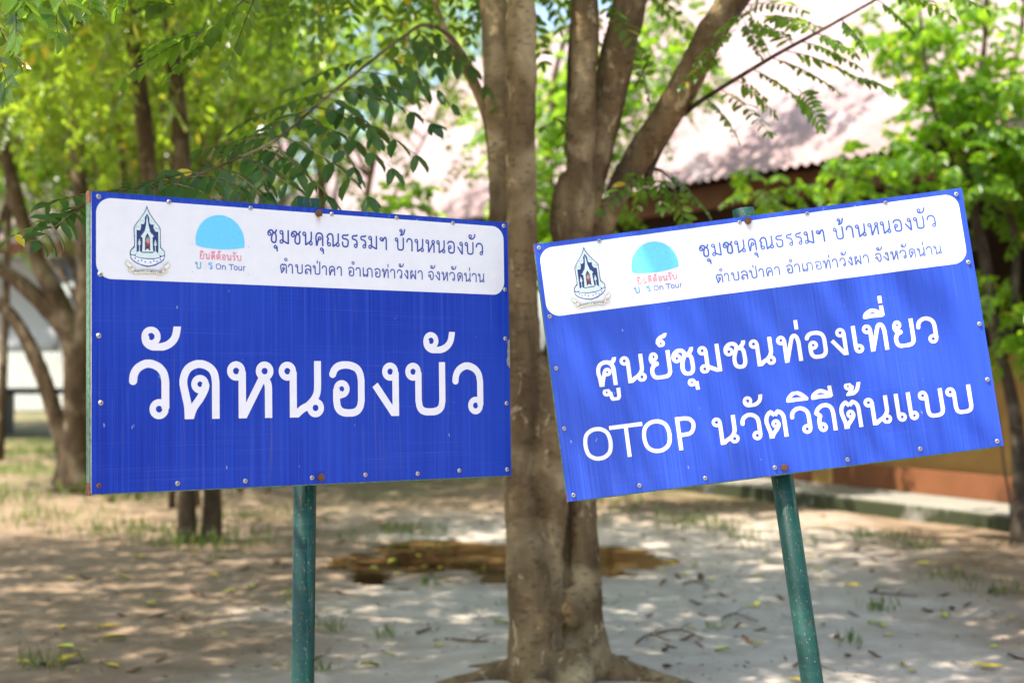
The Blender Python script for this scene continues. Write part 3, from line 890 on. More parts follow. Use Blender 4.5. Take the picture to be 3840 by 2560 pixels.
gx = axis([(-150, -30, 8), (-30, -6, 24), (-6, 6, 150), (6, 30, 20), (30, 150, 8)])
gy = axis([(-40, 3, 14), (3, 14, 150), (14, 30, 50), (30, 60, 15), (60, 300, 10)])
v = [(x, y, ground_z(x, y) if abs(x) < 30 and -5 < y < 60 else 0) for y in gy for x in gx]
nx = len(gx)
f = [(j * nx + i, j * nx + i + 1, (j + 1) * nx + i + 1, (j + 1) * nx + i) for j in range(len(gy) - 1) for i in range(nx - 1)]


def soil():
    k = NT('sandy_soil', .9, .2)
    a = k.noise(k.coord(), .55, 4, .6, .4)
    b = k.noise(k.coord(), 3.2, 5, .65)
    c = k.noise(k.coord(), 34, 4, .7)
    tc = k.n("ShaderNodeTexCoord")
    sx = k.n("ShaderNodeSeparateXYZ")
    k.l(tc.outputs["Object"], sx.inputs[0])
    # pale swept sand round the tree, redder soil to the sides and behind
    dx = k.math('ABSOLUTE', k.math('SUBTRACT', sx.outputs[0], .75))
    side = k.math('ADD', k.math('MULTIPLY', k.math('SUBTRACT', dx, 1.25), .55), k.math('MULTIPLY', k.math('SUBTRACT', a, .5), 1.6))
    far = k.math('MULTIPLY', k.math('SUBTRACT', sx.outputs[1], 12.0), .3)
    redf = k.math('MAXIMUM', side, far)
    redf = k.math('MULTIPLY', redf, 1.6, True)
    sand = k.mix(k.ramp(b, [(.35, 0.0), (.68, 1.0)]), (.375, .315, .255), (.50, .435, .365))
    red = k.mix(k.ramp(b, [(.35, 0.0), (.68, 1.0)]), (.16, .11, .066), (.28, .20, .135))
    col = k.mix(redf, sand, red)
    col = k.mix(k.ramp(c, [(.60, 0.0), (.70, .65)]), col, (.10, .07, .045))
    lit = k.noise(k.coord((1, 1, 1), loc=(9, 3, 0)), 11, 3, .7)
    col = k.mix(k.ramp(lit, [(.66, 0.0), (.72, .7)]), col, (.085, .06, .04))
    # thin grass further off
    g = k.noise(k.coord((1, 1, 1), loc=(4, 1, 0)), .9, 5, .7)
    gf = k.math('MULTIPLY', k.math('SUBTRACT', sx.outputs[1], 13.0), .16, True)
    gf = k.math('MULTIPLY', k.ramp(g, [(.42, 0.0), (.6, 1.0)]), gf)
    col = k.mix(gf, col, (.085, .12, .03))
    # wet rim round the puddle
    px = k.math('DIVIDE', k.math('SUBTRACT', sx.outputs[0], PUD[0]), 1.6)
    py = k.math('DIVIDE', k.math('SUBTRACT', sx.outputs[1], PUD[1]), 1.35)
    rr = k.math('SQRT', k.math('ADD', k.math('POWER', k.math('ABSOLUTE', px), 2.0), k.math('POWER', k.math('ABSOLUTE', py), 2.0)))
    wet = k.math('MULTIPLY', k.math('SUBTRACT', k.math('ADD', 1.05, k.math('MULTIPLY', k.math('SUBTRACT', b, .5), .7)), rr), 2.2, True)
    col = k.mix(k.math('MULTIPLY', wet, .7), col, (.13, .08, .045))
    k.bump(k.math('ADD', k.math('MULTIPLY', c, .4), b), .5, .02)
    return k.color(col)


me = mesh_py('ground', v, f, True)
tag(link('ground', me, soil()), kind='structure')

kw = NT('muddy_water', .03, .5)
kw.b.inputs["IOR"].default_value = 1.33
wn1 = kw.noise(kw.coord(), 5, 3, .5)
kw.bump(wn1, .05, .005)
kw.color(kw.mix(kw.ramp(kw.noise(kw.coord((1, 1.5, 1)), 2.2, 4, .6, .6), [(.44, 0.0), (.66, 1.0)]), (.055, .029, .012), (.24, .14, .055)))
v, f = [(PUD[0], PUD[1], -.0165)], []
for k in range(64):
    a = 2 * math.pi * k / 64
    r = 1.0
    v.append((PUD[0] + 1.75 * r * math.cos(a), PUD[1] + 1.35 * r * math.sin(a), -.0165))
for k in range(64):
    f.append((0, 1 + k, 1 + (k + 1) % 64))
tag(link('puddle', mesh_py('puddle', v, f), kw.m), kind='structure')

# ------------------------------------------------------------------ temple hall on the right
A = Vector((4.18, 12.0, 0))
DV = Vector((-.529, .849, 0)).normalized()
QV = Vector((.849, .529, 0)).normalized()


def B(t, q, z):
    return A + DV * t + QV * q + Vector((0, 0, z))


RB = Matrix((DV, QV, (0, 0, 1))).transposed()
hall = empty('temple_hall', A, 'open sided hall with a faded pink roof and low ochre wall behind the tilted sign', 'building')
T0, T1_ = -14, 18


def hall_part(name, boxes, mat, bev=0):
    v, f = [], []
    for t0, t1, q0, q1, z0, z1 in boxes:
        box(v, f, B((t0 + t1) / 2, (q0 + q1) / 2, (z0 + z1) / 2), (abs(t1 - t0), abs(q1 - q0), z1 - z0), RB)
    me = mesh_py(name, v, f)
    if bev:
        bevel(me, bev)
    return link(name, me, mat, hall)


k = NT('ochre_block_wall', .85, .25)
br = k.n("ShaderNodeTexBrick")
k.l(k.coord((1, 1, 1), rot=(math.pi / 2, 0, -math.atan2(DV.y, DV.x))), br.inputs["Vector"])
br.inputs["Scale"].default_value = 3.0
br.inputs["Mortar Size"].default_value = .012
br.inputs["Color1"].default_value = (.31, .18, .055, 1)
br.inputs["Color2"].default_value = (.26, .145, .042, 1)
br.inputs["Mortar"].default_value = (.26, .15, .05, 1)
nz = k.noise(k.coord(), 1.4, 4)
M['ochre'] = k.color(k.mix(k.ramp(nz, [(.4, 0.0), (.75, .5)]), br.outputs[0], (.21, .13, .055)))
M['terracotta'] = plain('terracotta_band', (.17, .064, .026), .8, .25, 0, .2, 2)
k = NT('mossy_concrete', .9, .2)
n1, n2 = k.noise(k.coord(), 2.0, 5, .65), k.noise(k.coord(), 14, 4, .6)
c = k.mix(k.ramp(n2, [(.3, 0.0), (.7, 1.0)]), (.24, .225, .19), (.35, .33, .285))
g = k.n("ShaderNodeNewGeometry")
sp = k.n("ShaderNodeSeparateXYZ")
k.l(g.outputs["Normal"], sp.inputs[0])
up = k.math('SUBTRACT', 1.0, k.math('MULTIPLY', sp.outputs[2], 1.0, True))
moss = k.math('MULTIPLY', k.ramp(n1, [(.30, 0.0), (.48, 1.0)]), k.math('ADD', .18, k.math('MULTIPLY', up, .8)), True)
M['plinth'] = k.color(k.mix(moss, c, (.032, .038, .016)))
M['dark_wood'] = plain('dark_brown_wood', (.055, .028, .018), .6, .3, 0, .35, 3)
M['red_wood'] = plain('red_brown_fascia', (.14, .05, .03), .55, .35, 0, .25, 3)
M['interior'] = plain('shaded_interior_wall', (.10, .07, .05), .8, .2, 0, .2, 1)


def roof_mat():
    k = NT('faded_pink_roof_sheet', .75, .3)
    rot = -math.atan2(DV.y, DV.x)
    n1 = k.noise(k.coord((1, 1, 1), rot=(0, 0, rot)), .8, 5, .65)
    n2 = k.noise(k.coord((6, .5, .5), rot=(0, 0, rot)), 1.0, 4, .6)
    c = k.mix(k.ramp(n1, [(.3, 0.0), (.7, 1.0)]), (.265, .175, .172), (.35, .26, .262))
    c = k.mix(k.ramp(n2, [(.5, 0.0), (.7, .5)]), c, (.42, .37, .375))
    c = k.mix(k.ramp(k.noise(k.coord(), 5, 4, .7), [(.55, 0.0), (.70, .6)]), c, (.15, .12, .115))
    return k.color(c)


M['roof'] = roof_mat()
hall_part('plinth', [(T0, T1_, 0, 9.0, -.2, .14)], M['plinth'], .02)
hall_part('wall', [(T0 + .5, T1_ - .5, .85, 1.05, .38, 1.50)], M['ochre'])
hall_part('wall_base_band', [(T0 + .5, T1_ - .5, .80, 1.06, .139, .38)], M['terracotta'], .01)
hall_part('wall_coping', [(T0 + .5, T1_ - .5, .81, 1.09, 1.50, 1.56)], M['terracotta'], .01)
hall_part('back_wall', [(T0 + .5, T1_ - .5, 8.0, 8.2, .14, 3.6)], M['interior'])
hall_part('end_sky_screen', [(T1_ - .4, T1_ - .2, .9, 6.5, .139, 3.4)], M['interior'])  # added to keep sky out of the puddle; cut short to let some in
for t in range(T0 + 1, T1_, 4):
    hall_part('pillar', [(t - .15, t + .15, .78, 1.12, .139, 3.6)], M['ochre'], .01)
hall_part('beam', [(T0 + .2, T1_ - .2, .70, 1.0, 2.95, 3.30)], M['dark_wood'], .01)
hall_part('fascia', [(T0 - .3, T1_ + .3, -.50, -.42, 2.98, 3.26)], M['red_wood'], .008)
# corrugated roof: ribs run down the slope, two slopes and underside
SL = math.tan(math.radians(36))
v, f = [], []
nt = int((T1_ - T0 + 1) / .07)
for side in (0, 1):
    base = len(v)
    for i in range(nt + 1):
        t = T0 - .5 + i * .07
        h = .022 * math.cos(i * math.pi)
        for j, q in enumerate((-.70, 1.5, 3.4, 5.6)):
            qq = q if side == 0 else 11.2 - q
            lap = .012 * (j % 2)
            v.append(B(t, qq, 3.24 + (q + .70) * SL + h + lap))
    for i in range(nt):
        for j in range(3):
            a = base + i * 4 + j
            f.append((a, a + 1, a + 5, a + 4) if side else (a, a + 4, a + 5, a + 1))
link('roof', mesh_py('roof', v, f), M['roof'], hall)
v, f = [], []
for i, t in enumerate((T0 - .4, T1_ + .4)):
    for q, z in ((-.6, 3.22), (5.6, 3.22 + 6.2 * SL - .05), (11.8, 3.22)):
        v.append(B(t, q, z - .02))
f = [(0, 3, 4, 1), (1, 4, 5, 2)]
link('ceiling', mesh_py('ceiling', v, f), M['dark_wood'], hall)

# ------------------------------------------------------------------ far left pavilion, bench and fence
M['tarp'] = plain('grey_tarpaulin', (.38, .38, .41), .6, .3, 0, .12, .8)
M['tarp_dark'] = plain('slate_blue_sheet', (.11, .115, .15), .6, .3, 0, .15, 1)
M['pale'] = plain('white_cloth', (.80, .76, .76), .7, .3, 0, .05, 1)
M['fence'] = plain('white_painted_fence', (.74, .76, .74), .6, .3, 0, .08, 2)
M['bench'] = plain('black_painted_timber', (.02, .02, .024), .5, .4, 0, .3, 3)
DP = 25.0
pav = empty('pavilion', P(140, 1660, DP), 'open pavilion hung with a grey tarpaulin, far left behind the forked tree', 'building')
zt = lambda py, d=DP: P(0, py, d).z
xt = lambda px, d=DP: P(px, 0, d).x


def simple(name, boxes, mat, parent, bev=.01):
    v, f = [], []
    for c, s in boxes:
        box(v, f, c, s)
    me = mesh_py(name, v, f)
    if bev:
        bevel(me, bev, 1)
    return link(name, me, mat, parent)


y0 = P(0, 1300, DP).y
simple('fascia', [((-8.6, y0 - .3, zt(936)), (7.8, .10, .24))], M['red_wood'], pav)
v, f = [], []
box(v, f, (-8.6, y0 + 1.8, zt(936) + 1.25), (8.2, 4.8, .10), Matrix.Rotation(math.radians(30), 3, 'X'))
link('roof', mesh_py('roof', v, f), M['roof'], pav)
for x in (-12.2, -9.7, -5.0):
    simple('post', [((x, y0 + .1, zt(936) / 2), (.16, .16, zt(936)))], M['dark_wood'], pav)
# sagging tarpaulin sheets
def cloth(name, x0, x1, z0, z1, y, mat, skew=0.0):
    v, f = [], []
    n, m = 24, 10
    for i in range(n + 1):
        for j in range(m + 1):
            x = x0 + (x1 - x0) * i / n
            z = z0 + (z1 - z0) * j / m
            v.append((x, y + .18 * math.sin(j / m * math.pi) + .04 * noise.noise(Vector((x * 2, z, y))), z + skew * (x - x0) * (1 - j / m)))
    for i in range(n):
        for j in range(m):
            a = i * (m + 1) + j
            f.append((a, a + 1, a + m + 2, a + m + 1))
    o = link(name, mesh_py(name, v, f, True), mat, pav)
    md = o.modifiers.new('thickness', 'SOLIDIFY')
    md.thickness = .02
    return o


cloth('tarpaulin', xt(-700), xt(232), zt(1318), zt(965), y0 - .15, M['tarp'])
cloth('side_sheet', xt(195), xt(420), zt(1080), zt(965), y0 - .28, M['tarp_dark'], .22)
cloth('white_sheet', xt(205), xt(330), zt(1110), zt(1010), y0 + .9, M['pale'])
cloth('lower_sheet', xt(235), xt(420), zt(1318), zt(1112), y0 - .10, M['tarp'])
# fence
fd = 36.0
fence = empty('picket_fence', (-11.5, fd, 0), 'white picket fence seen under the grey tarpaulin', 'fence')
v, f = [], []
for i in range(70):
    box(v, f, (-16 + i * .14, fd, .85), (.10, .03, 1.55))
link('pickets', mesh_py('pickets', v, f), M['fence'], fence)
simple('rail', [((-11.2, fd + .05, .45), (9.8, .05, .1)), ((-11.2, fd + .05, 1.25), (9.8, .05, .1))], M['fence'], fence, 0)
bd_ = 27.0
bench = empty('bench', (-8.6, bd_, 0), 'long black bench in front of the white picket fence', 'bench')
simple('seat', [((-8.7, bd_, .80), (5.4, .6, .10))], M['bench'], bench)
for x in (-11.2, -9.6, -7.9, -6.2):
    simple('leg', [((x, bd_, .30), (.14, .5, .9))], M['bench'], bench)

# ------------------------------------------------------------------ foliage
def unit(a):
    return a / np.maximum(np.linalg.norm(a, axis=-1, keepdims=True), 1e-9)


def leaf_mesh(name, base, d, nrm, L, W, fold=.13, simple_leaf=False):
    """Many leaflets: base point, direction, normal, length, width (all arrays)."""
    d = unit(d)
    s = unit(np.cross(d, nrm))
    nrm = np.cross(s, d)
    L = L[:, None]
    W = W[:, None]
    if simple_leaf:
        V = np.stack([base, base + d * L * .5 + s * W * .5, base + d * L - nrm * L * .08, base + d * L * .5 - s * W * .5], 1)
        n = len(base)
        F = np.arange(n * 4).reshape(n, 4)
        return mesh_np(name, V.reshape(-1, 3), F)
    up = nrm * W * fold
    mid = base + d * L * .5
    V = np.stack([base,
                  base + d * L * .20 + s * W * .36 + up * .7, base + d * L * .5 + s * W * .5 + up, base + d * L * .82 + s * W * .33 + up * .4,
                  base + d * L - nrm * L * .10,
                  base + d * L * .82 - s * W * .33 + up * .4, base + d * L * .5 - s * W * .5 + up, base + d * L * .20 - s * W * .36 + up * .7,
                  mid - nrm * L * .0], 1)
    n = len(base)
    idx = np.arange(n)[:, None] * 9
    F = np.concatenate([idx + np.array(q) for q in ((0, 8, 2, 1), (8, 4, 3, 2), (0, 7, 6, 8), (8, 6, 5, 4))], 0)
    return mesh_np(name, V.reshape(-1, 3), F)


def pinnate(base, d, L, npair, ll, lw, droop=.35, hang=.25, spread=62):
    """Compound leaves -> leaflet arrays. base, d (N,3); L (N); returns base, dir, normal, len, wid and rachis ends."""
    N = len(base)
    d = unit(d)
    up = np.tile(np.array([[0, 0, 1.0]]), (N, 1)) + rng.normal(0, .35, (N, 3))
    side = unit(np.cross(d, up))
    nrm = np.cross(side, d)
    bs, ds, ns, ls, ws = [], [], [], [], []
    g = np.array([[0, 0, -1.0]])
    ca, sa = math.cos(math.radians(spread)), math.sin(math.radians(spread))
    for i in range(npair):
        t = .18 + .82 * i / max(1, npair - 1)
        pos = base + d * (L * t)[:, None] + g * (droop * L * t * t)[:, None]
        tan = unit(d + g * (2 * droop * t))
        shrink = (.75 + .5 * math.sin(math.pi * min(1, .15 + .8 * t)))
        for sg in (-1, 1):
            dd = tan * ca + side * sg * sa + g * hang + rng.normal(0, .12, (N, 3))
            bs.append(pos)
            ds.append(dd)
            ns.append(nrm + side * sg * .25 + rng.normal(0, .22, (N, 3)))
            ls.append(ll * shrink * rng.uniform(.68, 1.22, N))
            ws.append(lw * shrink * rng.uniform(.85, 1.12, N))
    tan = unit(d + g * 2 * droop)
    bs.append(base + d * L[:, None] + g * (droop * L)[:, None])
    ds.append(tan + g * hang * .5)
    ns.append(nrm)
    ls.append(ll * rng.uniform(.85, 1.1, N))
    ws.append(lw * rng.uniform(.9, 1.1, N))
    return [np.concatenate(a, 0) for a in (bs, ds, ns, ls, ws)]


def rachis_mesh(v, f, base, d, L, droop, r=.0022, n=5):
    for b, dd, l in zip(base, unit(d), L):
        pts = [Vector(b) + Vector(dd) * (l * t) + Vector((0, 0, -droop * l * t * t)) for t in np.linspace(0, 1, n)]
        tube(v, f, pts, [r * (1 - .6 * t) for t in np.linspace(0, 1, n)], 4, 1, cap=False)


def blob_points(blobs, n, clumps, sigma):
    """Points clustered in ellipsoids: blobs (centre, radii, weight)."""
    w = np.array([b[2] for b in blobs], float)
    w /= w.sum()
    out = []
    ctr = []
    for b, k in zip(blobs, rng.multinomial(n, w)):
        nc = max(2, int(clumps * k / n))
        u = unit(rng.normal(size=(nc, 3))) * (rng.uniform(.25, 1, (nc, 1)) ** .5)
        cc = np.array(b[0]) + u * np.array(b[1])
        pick = rng.integers(0, nc, k)
        p = cc[pick] + rng.normal(0, sigma, (k, 3)) * np.array([1, 1, .7])
        out.append(p)
        ctr.append(cc[pick])
    return np.concatenate(out), np.concatenate(ctr)


def crown(parent, blobs, n, mat, L=.22, npair=6, ll=.06, lw=.026, clumps=60, sigma=.22, simple_leaf=False, droop=.35, hang=.25, name='crown', keep=None):
    p, c = blob_points(blobs, n, clumps, sigma)
    if keep is not None:
        m = keep(p)
        p, c = p[m], c[m]
    N = len(p)
    d = unit(p - c + rng.normal(0, .12, (N, 3))) + rng.normal(0, .35, (N, 3)) + np.array([[0, 0, -.15]])
    Ls = L * rng.uniform(.75, 1.2, N)
    b, dd, nn, l, w = pinnate(p, d, Ls, npair, ll, lw, droop, hang)
    me = leaf_mesh(name, b, dd, nn, l, w, simple_leaf=simple_leaf)
    return link(name, me, mat, parent)


def trunk_obj(parent, stems, mat, seg=12, wob=.10, freq=4.0, remesh=None, name='trunk'):
    v, f = [], []
    for pts, rad in stems:
        tube(v, f, pts, rad, seg, 5, wob, freq)
    o = link(name, mesh_py(name, v, f, True), mat, parent)
    if remesh:
        md = o.modifiers.new('fuse', 'REMESH')
        md.mode = 'VOXEL'
        md.voxel_size = remesh
        md.use_smooth_shade = True
        ms = o.modifiers.new('soften', 'SMOOTH')
        ms.iterations = 2
        ms.factor = .5
        for nm, sz, stg in (('bark_lumps', .16, .018), ('bark_ridges', .045, .012)):
            tx = bpy.data.textures.new(nm, 'CLOUDS')
            tx.noise_scale = sz
            tx.noise_depth = 3
            md = o.modifiers.new(nm, 'DISPLACE')
            md.texture = tx
            md.texture_coords = 'LOCAL'
            md.strength = stg
            md.mid_level = .5
    return o


def branches(blobs, start, n, r=.02):
    """Limbs from a start point into the crown blobs."""
    st = []
    for i in range(n):
        b = blobs[i % len(blobs)]
        e = Vector(b[0]) + Vector([rng.normal(0, .45) * q for q in b[1]])
        s = Vector(start[i % len(start)])
        m = s.lerp(e, .5) + Vector((rng.normal(0, .15), rng.normal(0, .15), abs(rng.normal(0, .2))))
        st.append(([s, m, e], [r, r * .65, r * .2]))
    return st


# --- main tree in the middle
D = 6.42
main = empty('tree', Q(1285, 1500, D), 'large multi stemmed tree standing between the two blue signs', 'tree')


def ST(d, *p):
    pts, rad = [], []
    for q in p:
        pts.append(Q(q[0], q[1], d + (q[3] if len(q) > 3 else 0)))
        rad.append(q[2])
    return pts, rad


S1 = ST(D, (1240, 1600, .16), (1226, 1440, .120), (1210, 1300, .094), (1201, 1150, .087), (1204, 950, .084), (1200, 700, .074), (1198, 400, .069), (1197, 0, .066), (1195, -250, .06), (1170, -600, .05), (1120, -1000, .03), a := (1080, -1300, .012))
S2 = ST(D, (1298, 1600, .16, .08), (1290, 1440, .07, .10), (1281, 1300, .050, .14), (1277, 1120, .048, .13), (1278, 900, .082, .15), (1305, 680, .074, .15), (1330, 480, .069, .12), (1337, 250, .064, .1), (1345, 0, .06, .1), (1352, -250, .055, .1), (1380, -700, .045, 0), (1350, -1200, .02, -.2))
S5 = ST(D, (1345, 1600, .15, .16), (1346, 1430, .085, .08), (1345, 1300, .066, .09), (1340, 1180, .066, .13), (1330, 950, .070, .25), (1345, 700, .062, .28), (1376, 560, .050, .3), (1420, 440, .062, .28), (1474, 352, .069, .25), (1520, 281, .070, .2), (1565, 211, .068, .15), (1628, 88, .066, .05), (1681, 0, .062, 0), (1725, -70, .058, -.1), (1800, -200, .05, -.2), (2000, -500, .02, -.4))
S3 = ST(D, (1336, 700, .04, .2), (1348, 520, .046, .22), (1378, 330, .076, .22), (1415, 150, .084, .2), (1448, 0, .080, .2), (1500, -250, .07, .3), (1600, -700, .05, .5), (1700, -1100, .02, .6))
S6 = ST(D, (1195, 1100, .08, .15), (1172, 850, .066, .18), (1152, 600, .058, .2), (1150, 450, .057, .2), (1150, 320, .062, .2), (1142, 180, .064, .2), (1133, 0, .066, .2), (1110, -250, .055, .3), (1040, -700, .035, .5), (950, -1000, .012, .6))
KN = ST(D, (1315, 640, .05, .1), (1295, 540, .062, .1), (1290, 470, .052, .1), (1300, 400, .03, .12))
KN2 = ST(D, (1262, 1420, .05, .04), (1266, 1260, .06, .04), (1270, 1110, .072, -.0), (1262, 960, .072, -.02), (1270, 820, .05, .05))
roots = []
for (x1, y1, d1, r) in ((985, 1562, .02, .060), (1060, 1525, .35, .045), (1620, 1564, .0, .068), (1225, 1690, -.45, .085), (1345, 1700, -.45, .085), (1450, 1500, .6, .05)):
    e = Q(x1, y1, D + d1)
    e.z = ground_z(e.x, e.y) - .035
    s = Q(1285 + .45 * (max(min(x1, 1400), 1170) - 1285), 1518, D + d1 * .15)
    s.z = max(s.z, .075)
    m = s.lerp(e, .42) + Vector((rng.normal(0, .02), .03, 0))
    m.z = .030
    m2 = s.lerp(e, .75) + Vector((rng.normal(0, .03), -.03, 0))
    m2.z = .012
    roots.append(([s, m, m2, e], [r * 1.25, r, r * .75, r * .35]))
KN3 = ST(D, (1318, 1440, .03, -.02), (1320, 1400, .055, -.01), (1312, 1350, .04, .02))
trunk_obj(main, [S1, S2, S5, S3, S6, KN, KN2, KN3] + roots, M['bark_main'], 14, .12, 5.0, .0125)
blobs_main = [((-.7, 7.2, 4.05), (1.5, 1.4, .8), 2.4), ((1.6, 7.4, 4.9), (1.7, 1.5, 1.0), 2), ((.4, 6.6, 5.8), (1.6, 1.5, .9), 2), ((-1.5, 8.2, 4.45), (1.2, 1.0, .6), 1.4), ((2.6, 8.2, 4.6), (1.2, 1.2, .8), 1.2)]
LIMBS = branches(blobs_main, [Q(1195, -250, D), Q(1352, -250, D), Q(1500, -250, D), Q(1110, -250, D), Q(1800, -200, D)], 26, .035)
trunk_obj(main, LIMBS, M['bark_main'], 6, .08, 4, name='limb')
crown(main, blobs_main, 1700, M['leaf'], .26, 7, .062, .027, 60, .26)

crown(main, [((-.2, 6.4, 6.5), (2.6, 2.0, .8), 3), ((-2.2, 6.0, 5.9), (1.8, 1.8, .6), 2), ((1.6, 7.6, 6.8), (2.2, 2.2, .8), 2), ((-.8, 9.5, 6.4), (2.4, 1.8, .7), 2)], 2600, M['leaf'], .30, 5, .10, .048, 60, .42, simple_leaf=True)  # high leaf layer above the frame, added to dapple the ground

# arching branch with hanging leaves above the left sign
arch = [P(1840, 470, 6.9), P(1785, 300, 6.6), P(1700, 150, 6.35), P(1600, 95, 6.15), P(1512, 138, 5.9), P(1257, 337, 5.4), P(1053, 510, 5.0), P(900, 590, 4.75), P(700, 668, 4.5), P(420, 745, 4.25), P(110, 840, 4.05)]
v, f = [], []
tube(v, f, arch, [.014, .013, .011, .008, .0065, .0055, .005, .0042, .0036, .003, .0015], 8, 6, .05, 8)
tube(v, f, [P(1862, 780, 6.95), P(1838, 500, 6.85), P(1780, 330, 6.6), P(1705, 190, 6.5), P(1640, 40, 6.6), P(1600, -120, 6.7)], [.03, .025, .019, .017, .015, .013], 8, 5, .06, 6)
br1 = link('branch', mesh_py('branch', v, f, True), M['bark_main'], main)


def sprays(parent, rows, npair, ll, lw, mat, droop, hang, name='leaves', spread=58, rmat=None):
    base = np.array([P(*a[:3]) for a in rows])
    end = np.array([P(*a[3:6]) for a in rows])
    d = end - base
    L = np.linalg.norm(d, axis=1)
    end2 = d + np.array([[0, 0, 1.0]]) * (droop * L)[:, None]      # so the drooped tip lands on the end point
    b, dd, nn, l, w = pinnate(base, end2, np.linalg.norm(end2, axis=1), npair, ll, lw, droop, hang, spread)
    o = link(name, leaf_mesh(name, b, dd, nn, l, w), mat, parent)
    v, f = [], []
    rachis_mesh(v, f, base, end2, np.linalg.norm(end2, axis=1), droop)
    # the leaf stalks belong to the branch itself
    bme = parent.data
    bm = bmesh.new()
    bm.from_mesh(bme)
    vs = [bm.verts.new(p) for p in v]
    for q in f:
        bm.faces.new([vs[i] for i in q]).smooth = True
    bm.to_mesh(bme)
    bm.free()
    return o


rows = [(1430, 200, 5.75, 1700, 400, 5.7), (1340, 270, 5.6, 1640, 350, 5.6), (1257, 337, 5.4, 1615, 470, 5.2), (1180, 400, 5.2, 1560, 590, 4.95), (1120, 450, 5.1, 1470, 640, 4.85), (1053, 510, 5.0, 1380, 750, 4.7), (980, 552, 4.9, 1230, 745, 4.6),
        (900, 590, 4.75, 1120, 740, 4.5), (820, 625, 4.6, 990, 745, 4.45), (1257, 337, 5.4, 1500, 330, 5.5), (760, 650, 4.55, 560, 700, 4.3), (700, 668, 4.5, 900, 700, 4.3), (620, 690, 4.4, 800, 745, 4.3), (1150, 430, 5.15, 1330, 640, 4.8), (1000, 540, 4.95, 1120, 650, 4.7),
        (1500, 145, 5.9, 1760, 250, 6.0), (1600, 95, 6.15, 1820, 330, 6.3), (1560, 110, 6.1, 1640, 260, 6.0), (940, 575, 4.8, 1010, 730, 4.5), (1220, 365, 5.3, 1400, 520, 5.0)]
sprays(br1, rows, 5, .082, .036, M['leaf_dark'], .25, .75)
rows = [(700, 668, 4.5, 330, 770, 4.2), (420, 745, 4.25, 60, 880, 4.0), (560, 705, 4.35, 180, 760, 4.1), (330, 765, 4.2, 150, 905, 3.9), (1053, 510, 5.0, 760, 560, 4.8), (1257, 337, 5.4, 900, 470, 5.1), (1400, 210, 5.7, 1100, 330, 5.5), (1180, 400, 5.2, 800, 620, 4.9)]
sprays(br1, rows, 7, .07, .026, M['leaf_dark'], .12, .35)

# leafy branch to the right of the diagonal stem
v, f = [], []
tube(v, f, [P(2560, 430, 6.7), P(2645, 368, 6.45), P(2890, 218, 6.0), P(3060, 125, 5.8), P(3300, -10, 5.6), P(3480, -120, 5.5)], [.014, .011, .0085, .007, .0055, .003], 8, 6, .05, 8)
tube(v, f, [P(2420, 690, 6.9), P(2466, 574, 6.8), P(2603, 344, 6.6), P(2695, 160, 6.5), P(2799, 11, 6.35), P(2900, -140, 6.2)], [.02, .019, .016, .014, .011, .008], 8, 6, .05, 8)
br2 = link('branch', mesh_py('branch', v, f, True), M['bark_thin'], main)
rows = [(2800, 20, 6.2, 3010, 40, 6.0), (2860, 60, 6.1, 3060, 100, 5.9), (2890, 218, 6.0, 2820, 60, 6.0), (2980, 170, 5.9, 2850, 90, 5.8), (3060, 125, 5.8, 2900, 60, 5.7), (3060, 125, 5.8, 3200, 205, 5.7), (3000, 155, 5.85, 3210, 250, 5.75), (2940, 190, 5.95, 3220, 300, 5.8), (2890, 218, 6.0, 3130, 340, 5.8),
        (2820, 260, 6.1, 3020, 400, 5.9), (2760, 300, 6.2, 2900, 430, 6.0), (2700, 335, 6.3, 2880, 500, 6.0), (2990, 330, 5.8, 3080, 475, 5.7), (3200, 290, 5.75, 3330, 330, 5.7), (2840, 30, 6.3, 2700, 120, 6.2), (2760, 110, 6.4, 2620, 230, 6.3), (2700, 200, 6.4, 2560, 330, 6.3), (2790, 80, 6.3, 2850, 210, 6.2), (3150, 70, 5.75, 3240, 190, 5.65), (2650, 365, 6.4, 2760, 520, 6.2),
        (3290, 0, 5.6, 3420, 120, 5.6), (3330, -40, 5.6, 3560, 60, 5.6), (3400, -70, 5.55, 3700, 40, 5.5)]
sprays(br2, rows, 9, .050, .021, M['leaf'], .22, .35, spread=66)
rows = [(2420, 630, 6.6, 2260, 790, 6.4), (2440, 640, 6.6, 2380, 800, 6.4), (2480, 650, 6.6, 2560, 830, 6.4), (2500, 640, 6.6, 2650, 800, 6.4), (2460, 640, 6.6, 2480, 780, 6.4), (2530, 700, 6.5, 2590, 900, 6.3)]
br3 = trunk_obj(main, [([P(2330, 700, 7.0), P(2410, 640, 6.75), P(2480, 640, 6.6), P(2540, 700, 6.5)], [.014, .01, .007, .004])], M['bark_thin'], 6, .03, name='branch')
sprays(br3, rows, 7, .055, .024, M['leaf'], .15, .35)
rows = [(1900, 150, 6.7, 1850, 270, 6.6), (1880, 250, 6.7, 1855, 400, 6.55), (1960, 250, 6.7, 1950, 370, 6.55), (2400, 250, 6.9, 2430, 370, 6.8), (2140, 430, 6.9, 2040, 480, 6.7), (2140, 430, 6.9, 2130, 560, 6.8), (2420, 300, 7.0, 2400, 200, 7.0)]
br4 = trunk_obj(main, [([P(2130, 580, 7.2), P(2135, 430, 7.0), P(2138, 250, 6.95), P(2150, 60, 6.9), P(2165, -150, 6.9)], [.02, .018, .016, .014, .012]),
                       ([P(1905, 250, 6.9), P(1890, 200, 6.8), P(1900, 120, 6.7)], [.006, .005, .003]), ([P(2380, 330, 7.1), P(2410, 270, 7.0), P(2440, 200, 6.9)], [.006, .005, .003])], M['bark_thin'], 6, .05, name='branch')
sprays(br4, rows, 4, .055, .026, M['leaf'], .1, .3)

